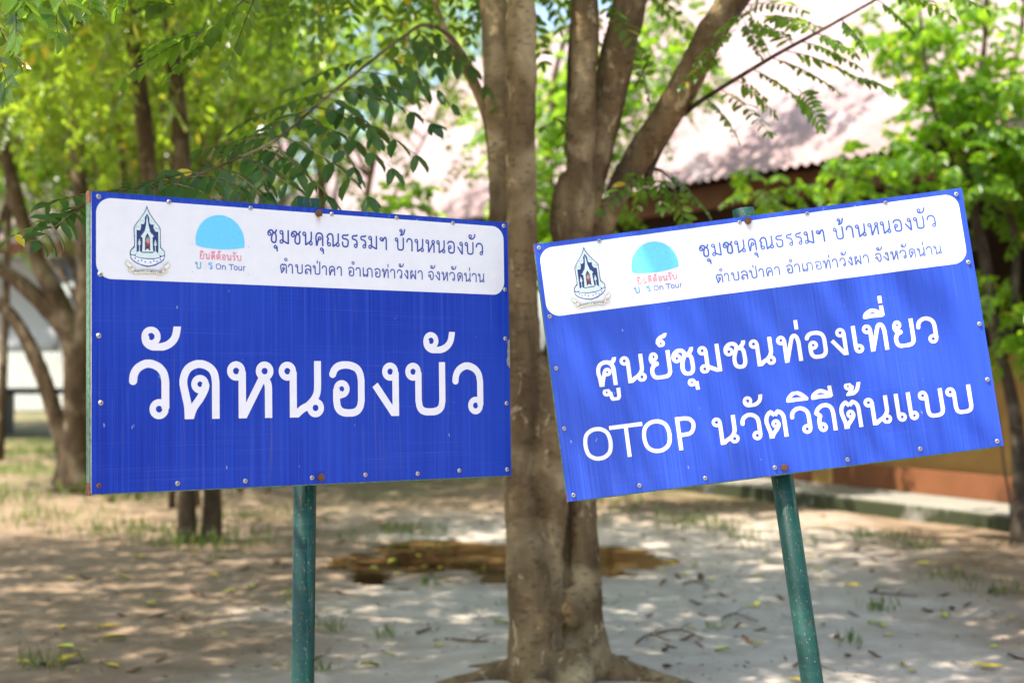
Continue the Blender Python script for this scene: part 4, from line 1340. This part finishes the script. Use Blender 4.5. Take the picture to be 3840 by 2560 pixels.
# --- tree whose foot shows under the left sign
D2 = 11.3
t2 = empty('tree', Q(458, 1250, D2), 'forked grey tree whose foot shows below the left blue sign', 'tree')
A2 = ST(D2, (434, 1275, .12), (430, 1225, .085), (427, 1130, .075), (415, 900, .072), (382, 620, .07), (347, 430, .068), (327, 250, .065), (302, 60, .062), (285, -120, .055), (240, -500, .03))
B2 = ST(D2, (486, 1275, .12, .1), (487, 1215, .085, .1), (487, 1130, .078, .1), (470, 900, .074), (442, 620, .07), (426, 430, .068), (411, 270, .066), (396, 100, .064), (385, -120, .055), (420, -500, .03))
C2 = ST(D2, (458, 1275, .10, .2), (462, 1190, .06, .2), (462, 1100, .05, .25), (520, 800, .045, .3), (560, 560, .04, .4), (620, 360, .035, .5), (700, 200, .03, .6), (800, 60, .02, .7))
blobs2 = [((-3.0, 11.4, 4.8), (1.8, 1.5, .9), 2), ((-2.3, 11.2, 4.9), (1.3, 1.3, .6), 1.5), ((-4.0, 11.6, 4.3), (1.3, 1.3, .8), 1.5), ((-3.0, 10.9, 5.8), (1.7, 1.5, .8), 1.5)]
trunk_obj(t2, [A2, B2] + branches(blobs2, [A2[0][-2], B2[0][-2], A2[0][-3]], 14, .03), M['bark_far'], 10, .12, 4)
blobs2.append(((-3.4, 10.6, 6.6), (2.2, 2.0, .7), 3))
blobs2.append(((-.9, 11.0, 6.4), (1.6, 1.5, .6), 1.4))  # blob above the frame, added to shade the hall kerb and wall
crown(t2, blobs2, 1500, M['leaf_olive'], .26, 7, .06, .026, 55, .25)

M['reddish'] = bark('dry_reddish_stem', (.16, .075, .04), (.30, .15, .08), (.42, .27, .17), 2.0)
# --- forked tree at the left edge
D3 = 15.5
t3 = empty('tree', Q(168, 1095, D3), 'tall dark forked tree with leaning limbs left of the left sign', 'tree')
S31 = ST(D3, (170, 1125, .27), (170, 1070, .19), (174, 980, .145), (176, 880, .135), (166, 790, .125), (140, 700, .105), (103, 635, .095), (72, 560, .085), (45, 485, .09), (20, 380, .08), (-10, 200, .06), (-30, -50, .03))
S32 = ST(D3, (176, 890, .13), (186, 780, .11), (196, 690, .10), (198, 600, .10), (190, 520, .095), (182, 420, .085), (172, 300, .075), (160, 120, .06), (150, -100, .03))
S33 = ST(D3, (166, 800, .10), (150, 760, .10), (112, 715, .095), (78, 678, .09), (35, 640, .085), (-10, 612, .08), (-80, 560, .06), (-180, 450, .03))
S34 = ST(D3, (160, 1110, .16), (150, 1040, .10), (132, 975, .09), (112, 905, .085), (92, 850, .082), (62, 780, .08), (30, 730, .075), (-10, 692, .07), (-90, 640, .04))
S35 = ST(D3, (198, 1110, .14, .1), (190, 1000, .12, .1), (200, 860, .09, .1), (215, 760, .06, .1), (260, 640, .05, .1), (300, 500, .03, .2))
blobs3 = [((-5.4, 15.3, 4.4), (1.8, 1.5, 1.0), 2), ((-4.3, 15.6, 5.2), (1.6, 1.5, 1.0), 2), ((-6.8, 15.2, 4.9), (1.2, 1.2, .7), 1.2), ((-5.2, 15, 6.2), (1.8, 1.5, .8), 1.5)]
trunk_obj(t3, [S31, S32, S33, S34, S35] + branches(blobs3, [S31[0][-2], S32[0][-2], S31[0][-3]], 14, .035), M['bark_far'], 10, .14, 3)
blobs3.append(((-6.0, 14.4, 7.2), (2.6, 2.2, .8), 3))
crown(t3, blobs3, 1300, M['leaf_olive'], .28, 7, .065, .03, 55, .28)
for i in range(11):
    px = 165 + i * 9.5 + rng.normal(0, 3)
    y0_, y1_ = 105 + rng.uniform(0, 50), 235 + rng.uniform(0, 75)
    dd_ = 14.6 + rng.uniform(-.3, .3)
    trunk_obj(t3, [([Q(px, y0_, dd_), Q(px + rng.normal(0, 3), (y0_ + y1_) / 2, dd_), Q(px + rng.normal(0, 5), y1_, dd_)], [.012, .016, .007])], M['reddish'], 5, .15, 6, name='hanging_stem')

# --- slim tree at the right edge, bright green
D5 = 11.4
t5 = empty('tree', P(3835, 2020, D5), 'slim young tree with bright green leaves at the right edge', 'tree')
S51 = ([P(3848, 2070, D5), P(3835, 1960, D5), P(3822, 1700, D5), P(3795, 1500, D5), P(3760, 1350, D5), P(3725, 1200, D5), P(3690, 950, D5), P(3650, 780, D5), P(3640, 600, D5), P(3660, 380, D5), P(3690, 180, D5), P(3700, -50, D5), P(3690, -350, D5)], [.11, .085, .06, .055, .05, .05, .045, .04, .035, .03, .026, .02, .01])
S52 = ([P(3760, 1350, D5), P(3800, 1150, D5), P(3810, 900, D5 + .1), P(3745, 620, D5 + .2), P(3780, 350, D5 + .2), P(3830, 120, D5 + .2), P(3850, -150, D5 + .2)], [.04, .036, .034, .03, .026, .02, .01])
S53 = ([P(3690, 950, D5), P(3600, 860, D5 - .1), P(3480, 780, D5 - .3), P(3300, 690, D5 - .5), P(3120, 650, D5 - .6)], [.03, .022, .018, .013, .006])
S54 = ([P(3650, 780, D5), P(3560, 600, D5 - .1), P(3500, 400, D5 - .2), P(3460, 150, D5 - .2), P(3440, -100, D5 - .2)], [.03, .025, .02, .015, .008])
S55 = ([P(3790, 2050, D5 - .2), P(3790, 1900, D5 - .2), P(3765, 1750, D5 - .2), P(3750, 1600, D5 - .2), P(3720, 1450, D5 - .2)], [.012, .011, .01, .009, .006])
trunk_obj(t5, [S51, S52, S53, S54, S55], M['bark_thin'], 8, .14, 6)


def bp(px, py, d, rx, ry, rz, w):
    return (tuple(P(px, py, d)), (rx, ry, rz), w)


blobs5 = [bp(3640, 150, D5, .55, .6, .55, 2.2), bp(3780, 420, D5, .45, .6, .55, 1.8), bp(3500, 330, D5, .35, .4, .4, 1.2), bp(3560, 560, D5 - .2, .4, .4, .35, 1.2), bp(3330, 610, D5 - .4, .35, .3, .13, .45), bp(3140, 650, D5 - .6, .3, .3, .11, .35),
          bp(2880, 700, D5 - .7, .22, .25, .10, .28), bp(3790, 700, D5, .35, .5, .4, 1.1), bp(3800, 1180, D5 - .1, .28, .4, .35, 1.0), bp(3700, -250, D5, .9, .8, .6, 1.1), bp(3420, 60, D5, .4, .4, .35, .9), bp(3400, 480, D5 - .2, .2, .2, .2, .35)]
crown(t5, blobs5, 680, M['leaf_bright'], .17, 4, .085, .04, 80, .12, droop=.3, hang=.55)

# --- low leafy sapling in front of the hall (seen between the stems)
t6 = empty('tree', P(2140, 1650, 13.2), 'slight leafy tree growing in front of the hall, seen between the thick stems', 'tree')
S61 = [([P(2140, 1980, 13.2), P(2160, 1500, 13.2), P(2120, 1000, 13.2), P(2060, 600, 13.2)], [.04, .035, .03, .01]), ([P(2160, 1500, 13.2), P(2260, 900, 13.2), P(2380, 500, 13.1)], [.03, .022, .008]), ([P(2060, 600, 13.2), P(2100, 200, 13.3), P(2300, -200, 13.6), P(2400, -500, 13.6)], [.03, .025, .02, .01])]
trunk_obj(t6, S61, M['bark_thin'], 7, .1, 5)
crown(t6, [bp(2080, 620, 13.2, .5, .5, .7, 1.5), bp(2060, 380, 13.4, .45, .4, .5, 1.2), bp(2060, 950, 13.2, .4, .3, .5, 1), bp(2440, 430, 13.2, .45, .4, .6, .9), bp(2480, 160, 13.3, .55, .5, .45, 1), bp(1650, 790, 13.0, .5, .4, .12, .4), ((1.3, 13.8, 6.1), (1.3, 1.1, .5), 3.5)],  # last blob sits above the frame, added to throw shade on the roof
      1150, M['leaf_bright'], .2, 5, .075, .034, 60, .16, hang=.45)

# --- tree just left of the frame, its crown hanging into the top left corner
t0 = empty('tree', (-3.1, 4.6, 0), 'near tree at the left, its big blurred leaves filling the top left corner', 'tree')
S01 = [([Vector((-3.1, 4.6, -.1)), Vector((-3.05, 4.6, 1.5)), Vector((-2.9, 4.5, 3.0)), Vector((-2.6, 4.4, 4.4)), Vector((-2.2, 4.3, 5.4))], [.16, .12, .10, .07, .02])]
blobs0 = [((-3.4, 6.2, 5.6), (1.6, 1.5, .6), 2), ((-4.2, 4.4, 5.2), (1.4, 1.4, .6), 1.5), ((-3.0, 3.2, 5.2), (1.3, 1.2, .6), 1.5), ((-2.4, 4.7, 4.5), (1.3, 1.2, .8), 2), ((-1.9, 4.5, 4.9), (1.1, 1.1, .55), 1.5), ((-3.3, 4.5, 4.2), (1.2, 1.2, .8), 1.3), ((-2.6, 5.9, 3.9), (1.1, 1.0, .6), 1.3)]
trunk_obj(t0, S01 + branches(blobs0, [Vector((-2.9, 4.5, 3.0)), Vector((-2.6, 4.4, 4.4))], 12, .03), M['bark_far'], 10, .1, 4)
crown(t0, blobs0, 1500, M['leaf'], .27, 7, .065, .029, 45, .24)
crown(t0, [((-2.6, 4.0, 6.2), (2.4, 1.8, .7), 2), ((-4.6, 5.6, 6.2), (2.0, 2.0, .7), 2), ((-3.4, 8.0, 6.0), (1.8, 1.6, .7), 1.5)], 2100, M['leaf'], .30, 5, .10, .048, 40, .42, simple_leaf=True)  # upper canopy out of view, added for shade on the ground
v, f = [], []
rows = [(-60, -80, 3.4, 130, 60, 3.3), (60, -60, 3.4, 60, 150, 3.3), (-40, 40, 3.5, 40, 210, 3.4), (200, -60, 3.6, 215, 130, 3.5), (350, -70, 3.6, 330, 40, 3.5), (120, -80, 3.3, 260, 20, 3.2), (520, -60, 3.9, 440, 30, 3.8), (980, -60, 4.6, 860, 260, 4.5), (760, 120, 4.8, 470, 300, 4.7), (860, 90, 4.8, 640, 280, 4.7), (930, -10, 4.7, 720, 200, 4.7), (760, 120, 4.8, 560, 180, 4.8), (650, 20, 4.5, 560, 10, 4.5), (-30, 150, 3.6, 30, 330, 3.5)]
br5 = trunk_obj(t0, [([Vector((-2.6, 4.4, 4.4)), P(300, -200, 4.2), P(700, -80, 4.5), P(980, -60, 4.6), P(860, 60, 4.75), P(760, 120, 4.8)], [.011, .009, .007, .005, .004, .002]), ([Vector((-2.9, 4.5, 3.0)), P(-200, -120, 3.6), P(60, -60, 3.4), P(350, -70, 3.6)], [.02, .014, .008, .003])], M['bark_thin'], 6, .05, name='branch')
sprays(br5, rows, 7, .062, .028, M['leaf'], .2, .4)

# --- wood behind: each tree its own thing
far = [(-4.1, 14.5, 5.6, .028, .72), (-3.5, 16.2, 5.8, .032, .74), (-4.6, 17.2, 6.0, .035, .6), (-3.3, 13.8, 5.4, .028, .75), (-2.9, 15.2, 5.8, .026, .78), (-2.0, 34, 10.2, .12, .5), (-5.2, 9.4, 5.6, .10, .62), (-5.8, 22.5, 6.6, .07, .64), (-6.6, 22, 6.8, .07, .66), (3.6, 36, 9.8, .12, .5), (-7.5, 20, 6.5, .08, .62), (-5.2, 18.5, 6.2, .07, .62), (-2.2, 17.0, 6.0, .07, .74), (-9.5, 25, 7.5, .13, .6), (-5.8, 26, 7.6, .12, .45), (-4.6, 20.6, 6.6, .06, .6), (-12.5, 29, 8.2, .14, .5), (-8.4, 33, 9.2, .14, .45), (-4.6, 33, 9.2, .13, .45), (0.0, 38, 9.8, .12, .5), (-14.0, 37, 9.6, .14, .45)]
FL = ['sapling with a thread thin stem in front of the forked grey tree', 'thin pole like tree near the left end of the pink roof', 'thin tree between the forked tree and the wood', 'thin young tree with two stems beside the forked tree', 'thinnest sapling, near the arching branch over the sign', 'tall leafy tree closing the gap beyond the roof end', 'leafy tree at the left edge nearer than the forked tree', 'narrow tree in the middle distance above the left sign', 'crooked tree between the forked tree and the wood', 'tall narrow tree by the far gable of the hall', 'slender tree with a pale stem close behind the left sign', 'thin dark stemmed tree left of the pink roof', 'slim tree with two stems in front of the far roof end', 'leafy tree behind the grey tarpaulin pavilion', 'dense tree in the middle of the wood at the left',
      'thin bare stemmed tree near the far end of the hall', 'tall tree at the far left of the wood', 'broad tree deep in the wood behind the fence', 'tall tree beyond the far end of the hall roof', 'distant tree rising behind the roof ridge', 'most distant tree at the left behind the fence']
for i, (x, y, h, r, lo) in enumerate(far):
    t = empty('tree', (x, y, 0), FL[i], 'tree', 'trees of the wood behind')
    s1 = [Vector((x, y, -.1)), Vector((x + rng.normal(0, .1), y, h * .3)), Vector((x + rng.normal(0, .25), y, h * .6)), Vector((x + rng.normal(0, .4), y, h * .9))]
    s2 = [Vector((x + .25, y + .1, -.1)), Vector((x + .3 + rng.normal(0, .1), y, h * .3)), Vector((x + .5 + rng.normal(0, .25), y, h * .6)), Vector((x + .9, y, h * .85))]
    bl = []
    for q in range(6):
        zc = h * rng.uniform(lo, .97)
        bl.append(((x + rng.normal(0, 1.0), y + rng.normal(0, .8), zc), (1.35, 1.2, .85), 1))
    if lo < .5:
        bl.append(((x, y, h * (lo + .06)), (1.5, 1.2, .7), 1.0))
    bl.append(((x - .8, y - .6, h * 1.12), (2.0, 1.8, .7), .9))  # top blob over each tree, added to darken the leaves beneath
    trunk_obj(t, [(s1, [r * 1.4, r, r * .8, r * .3]), (s2, [r, r * .75, r * .6, r * .2])] + branches(bl, [s1[1], s1[2], s2[2]], 10, r * .35), M['bark_far'], 8, .12, 3)
    crown(t, bl, 330 if r < .04 else 1050, [M['leaf_olive'], M['leaf_bright'], M['leaf']][i % 3], .30, 5, .10, .048, 50, .34, simple_leaf=True, hang=.4)
# hanging bare creepers in the wood
v, f = [], []

# ------------------------------------------------------------------ things on the ground
def on_ground(px, py):
    dirv = (P(px, py, 1) - CAM)
    p = CAM + dirv * (-CAM.z / dirv.z)
    p.z = ground_z(p.x, p.y)
    return p


def fallen_mesh(kind):
    L, W = (.062, .028) if kind < 2 else (.085, .034)
    v, f = [], []
    n = 8
    for i in range(n + 1):
        t = i / n
        w = W * .5 * math.sin(math.pi * (t ** .85)) + .0006
        z = (.004, .005, .013)[kind] * math.sin(t * 3.0 + kind) + .005
        for s in (-1, 0, 1):
            v.append((L * (t - .5), s * w, z + abs(s) * .004 * (1 + kind)))
    for i in range(n):
        for s in range(2):
            a = i * 3 + s
            f.append((a, a + 3, a + 4, a + 1))
    tube(v, f, [(-L * .5, 0, (.004, .005, .013)[kind] * math.sin(kind) + .005), (-L * .72, .004, .006)], [.0009, .0006], 4, 2)
    return mesh_py('fallen_leaf', v, f, True)


M['fall_y'] = plain('yellow_fallen_leaf', (.62, .46, .04), .6, .3, 0, .25, 30)
M['fall_g'] = plain('yellow_green_fallen_leaf', (.42, .45, .07), .6, .3, 0, .25, 30)
M['fall_b'] = plain('brown_dry_leaf', (.15, .085, .045), .75, .2, 0, .35, 40)
FM = []
for kk, mt in ((0, 'fall_y'), (1, 'fall_g'), (2, 'fall_b')):
    me = fallen_mesh(kk)
    me.materials.append(M[mt])
    FM.append(me)
seen = [(900, 1285, 1, 1.2), (1010, 1300, 0, 1.1), (860, 1300, 1, 1.0), (960, 1270, 0, 1.0), (1075, 1290, 1, 1.1), (820, 1270, 2, 1.0), (160, 1522, 0, 2.0), (150, 1495, 1, 1.5), (265, 1474, 1, 1.5), (250, 1449, 0, 1.4), (345, 1392, 1, 1.1), (490, 1320, 0, 1.2), (505, 1283, 1, 1.1), (665, 1367, 1, 1.1), (660, 1392, 1, 1.0), (575, 1350, 1, 1.1), (525, 1357, 1, 1.0), (1543, 1293, 0, 1.2), (1520, 1305, 0, .9),
        (1915, 1295, 0, 1.4), (1960, 1350, 0, 1.4), (2205, 1312, 1, 1.2), (2095, 1545, 0, .9), (2280, 1540, 0, 1.3), (1740, 1480, 0, .9), (1530, 1545, 2, 1.0), (1150, 1430, 1, 1.2), (850, 1535, 1, 1.3), (1250, 1375, 2, 1.0), (1610, 1335, 2, 1.4), (720, 1275, 0, 1.0), (1000, 1245, 1, 1.0)]
rr = random.Random(3)
for i in range(150):
    seen.append((rr.uniform(0, 2352), 1568 - 420 * rr.random() ** .8, rr.choice((0, 0, 1, 1, 2, 2, 2, 2, 2)), rr.uniform(.7, 1.1)))
names = ('yellow', 'yellow green', 'curled brown')
for x, y, kk, sc in seen:
    p = on_ground(x * K, y * K)
    if p.y < 3.5 or (abs(p.x - .15) < .45 and abs(p.y - 6.9) < .45):
        continue
    o = bpy.data.objects.new('fallen_leaf', FM[kk])
    COL.objects.link(o)
    o.location = p + Vector((0, 0, .002))
    o.rotation_euler = (rr.uniform(-.12, .12), rr.uniform(-.12, .12), rr.uniform(0, 6.28))
    o.scale = (sc * (.95 if kk == 2 else 1.3),) * 3
    tag(o, '%s fallen leaf lying on the sandy ground' % names[kk], 'fallen leaf', '%s fallen leaves' % names[kk])
M['twig'] = plain('dry_twig', (.12, .085, .06), .85, .2, 0, .3, 30)
for i, (x, y, l) in enumerate([(1600, 1350, .18), (1560, 1465, .26), (1700, 1420, .2), (2050, 1365, .3), (1870, 1540, .2), (1500, 1480, .2), (650, 1300, .2), (380, 1425, .2), (1080, 1480, .2)]):
    p = on_ground(x * K, y * K)
    a = rr.uniform(-.5, .5)
    v, f = [], []
    dv = Vector((math.cos(a), math.sin(a), 0))
    pts = [p - dv * l * .5 + Vector((0, 0, .012)), p + Vector((rr.uniform(-.04, .04), rr.choice((-1, 1)) * rr.uniform(.05, .12), .02)), p + dv * l * .5 + Vector((0, 0, .008))]
    tube(v, f, pts, [.007, .006, .003], 6, 5, .2, 30)
    tube(v, f, [pts[1], pts[1] + Vector((.05, .07, .015)), pts[1] + Vector((.09, .16, .004))], [.004, .003, .0015], 5, 4, .2, 30)
    o = link('twig', mesh_py('twig', v, f, True), M['twig'])
    tag(o, 'dry forked twig lying on the pale sand', 'twig', 'dry twigs on the sand')

# sparse grass: stuff
GP, GD, GL = [], [], []


def tuft(p, n, h, s):
    for _ in range(n):
        q = p + Vector((rr.gauss(0, s), rr.gauss(0, s), 0))
        GP.append((q.x, q.y, ground_z(q.x, q.y) - .005))
        GD.append((rr.gauss(0, .35), rr.gauss(0, .35), 1))
        GL.append(h * rr.uniform(.5, 1.2))


for x, y, n, h, s in [(1590, 1205, 200, .10, .2), (1670, 1218, 50, .10, .1), (1720, 1240, 60, .10, .1), (1975, 1240, 70, .11, .12), (2060, 1240, 50, .10, .1), (2110, 1265, 50, .10, .1), (1840, 1250, 50, .10, .1), (1730, 1260, 30, .08, .08), (1400, 1160, 60, .14, .25),
                      (430, 1255, 120, .14, .2), (520, 1250, 110, .15, .2), (250, 1225, 90, .14, .25), (210, 1135, 80, .22, .15), (100, 1200, 90, .16, .3), (40, 1150, 120, .18, .4), (320, 1150, 70, .18, .2), (860, 1232, 40, .12, .2), (925, 1222, 50, .13, .1), (790, 1228, 30, .12, .2), (1000, 1228, 25, .12, .1), (340, 1230, 80, .13, .2), (600, 1190, 90, .15, .3),
                      (680, 1370, 50, .08, .06), (990, 1340, 30, .09, .05), (760, 1450, 30, .09, .05), (100, 1530, 60, .1, .08), (890, 1465, 25, .09, .04), (1950, 1480, 25, .09, .04), (2020, 1400, 40, .1, .06), (2180, 1330, 50, .1, .1), (1640, 1440, 25, .07, .04), (2290, 1360, 60, .1, .12), (720, 1540, 40, .08, .05), (1180, 1390, 25, .08, .04), (1340, 1540, 40, .07, .04)]:
    tuft(on_ground(x * K, y * K), n, h, s)
for i in range(12):
    tuft(on_ground(rr.uniform(0, 2352) * K, (1040 + 200 * rr.random()) * K), 40, .13, .25)
for i in range(60):
    q = Vector((rr.uniform(-9, -3.5), rr.uniform(17, 24), 0))
    tuft(q, 60, .14, .35)
GP, GD, GL = np.array(GP), np.array(GD), np.array(GL)
nn = rng.normal(size=GP.shape)
M['grass'] = leaf_mat('grass_blade', (.05, .10, .02), (.10, .16, .035), (.30, .26, .10), (.30, .42, .06), .4, .5, .9)
tag(link('grass', leaf_mesh('grass', GP, GD, nn, GL, GL * .07 + .002, simple_leaf=True), M['grass']), 'sparse short grass in tufts on the sandy ground', 'grass', kind='stuff')

# crumbs of bark and leaf litter: stuff
n = 16000
X = rng.uniform(-7, 8, n)
Y = 3.6 + 14 * rng.uniform(0, 1, n) ** 1.3
cl = np.array([noise.noise(Vector((x * .7, y * .7, 5))) for x, y in zip(X, Y)])
keep = cl > rng.uniform(-.5, .35, n)
X, Y = X[keep], Y[keep]
Z = np.array([ground_z(x, y) for x, y in zip(X, Y)]) + .004
n = len(X)
D_ = np.stack([rng.normal(size=n), rng.normal(size=n), rng.normal(0, .15, n)], 1)
U_ = np.stack([rng.normal(0, .3, n), rng.normal(0, .3, n), np.ones(n)], 1)
Lt = rng.uniform(.008, .04, n)
M['litter'] = leaf_mat('dry_litter', (.06, .04, .025), (.17, .11, .06), (.42, .34, .06), (.1, .07, .03), .1, .8, .88)
tag(link('leaf_litter', leaf_mesh('leaf_litter', np.stack([X, Y, Z], 1), D_, U_, Lt, Lt * .4), M['litter']), 'dry crumbs and bits of leaf scattered over the sand', 'leaf litter', kind='stuff')
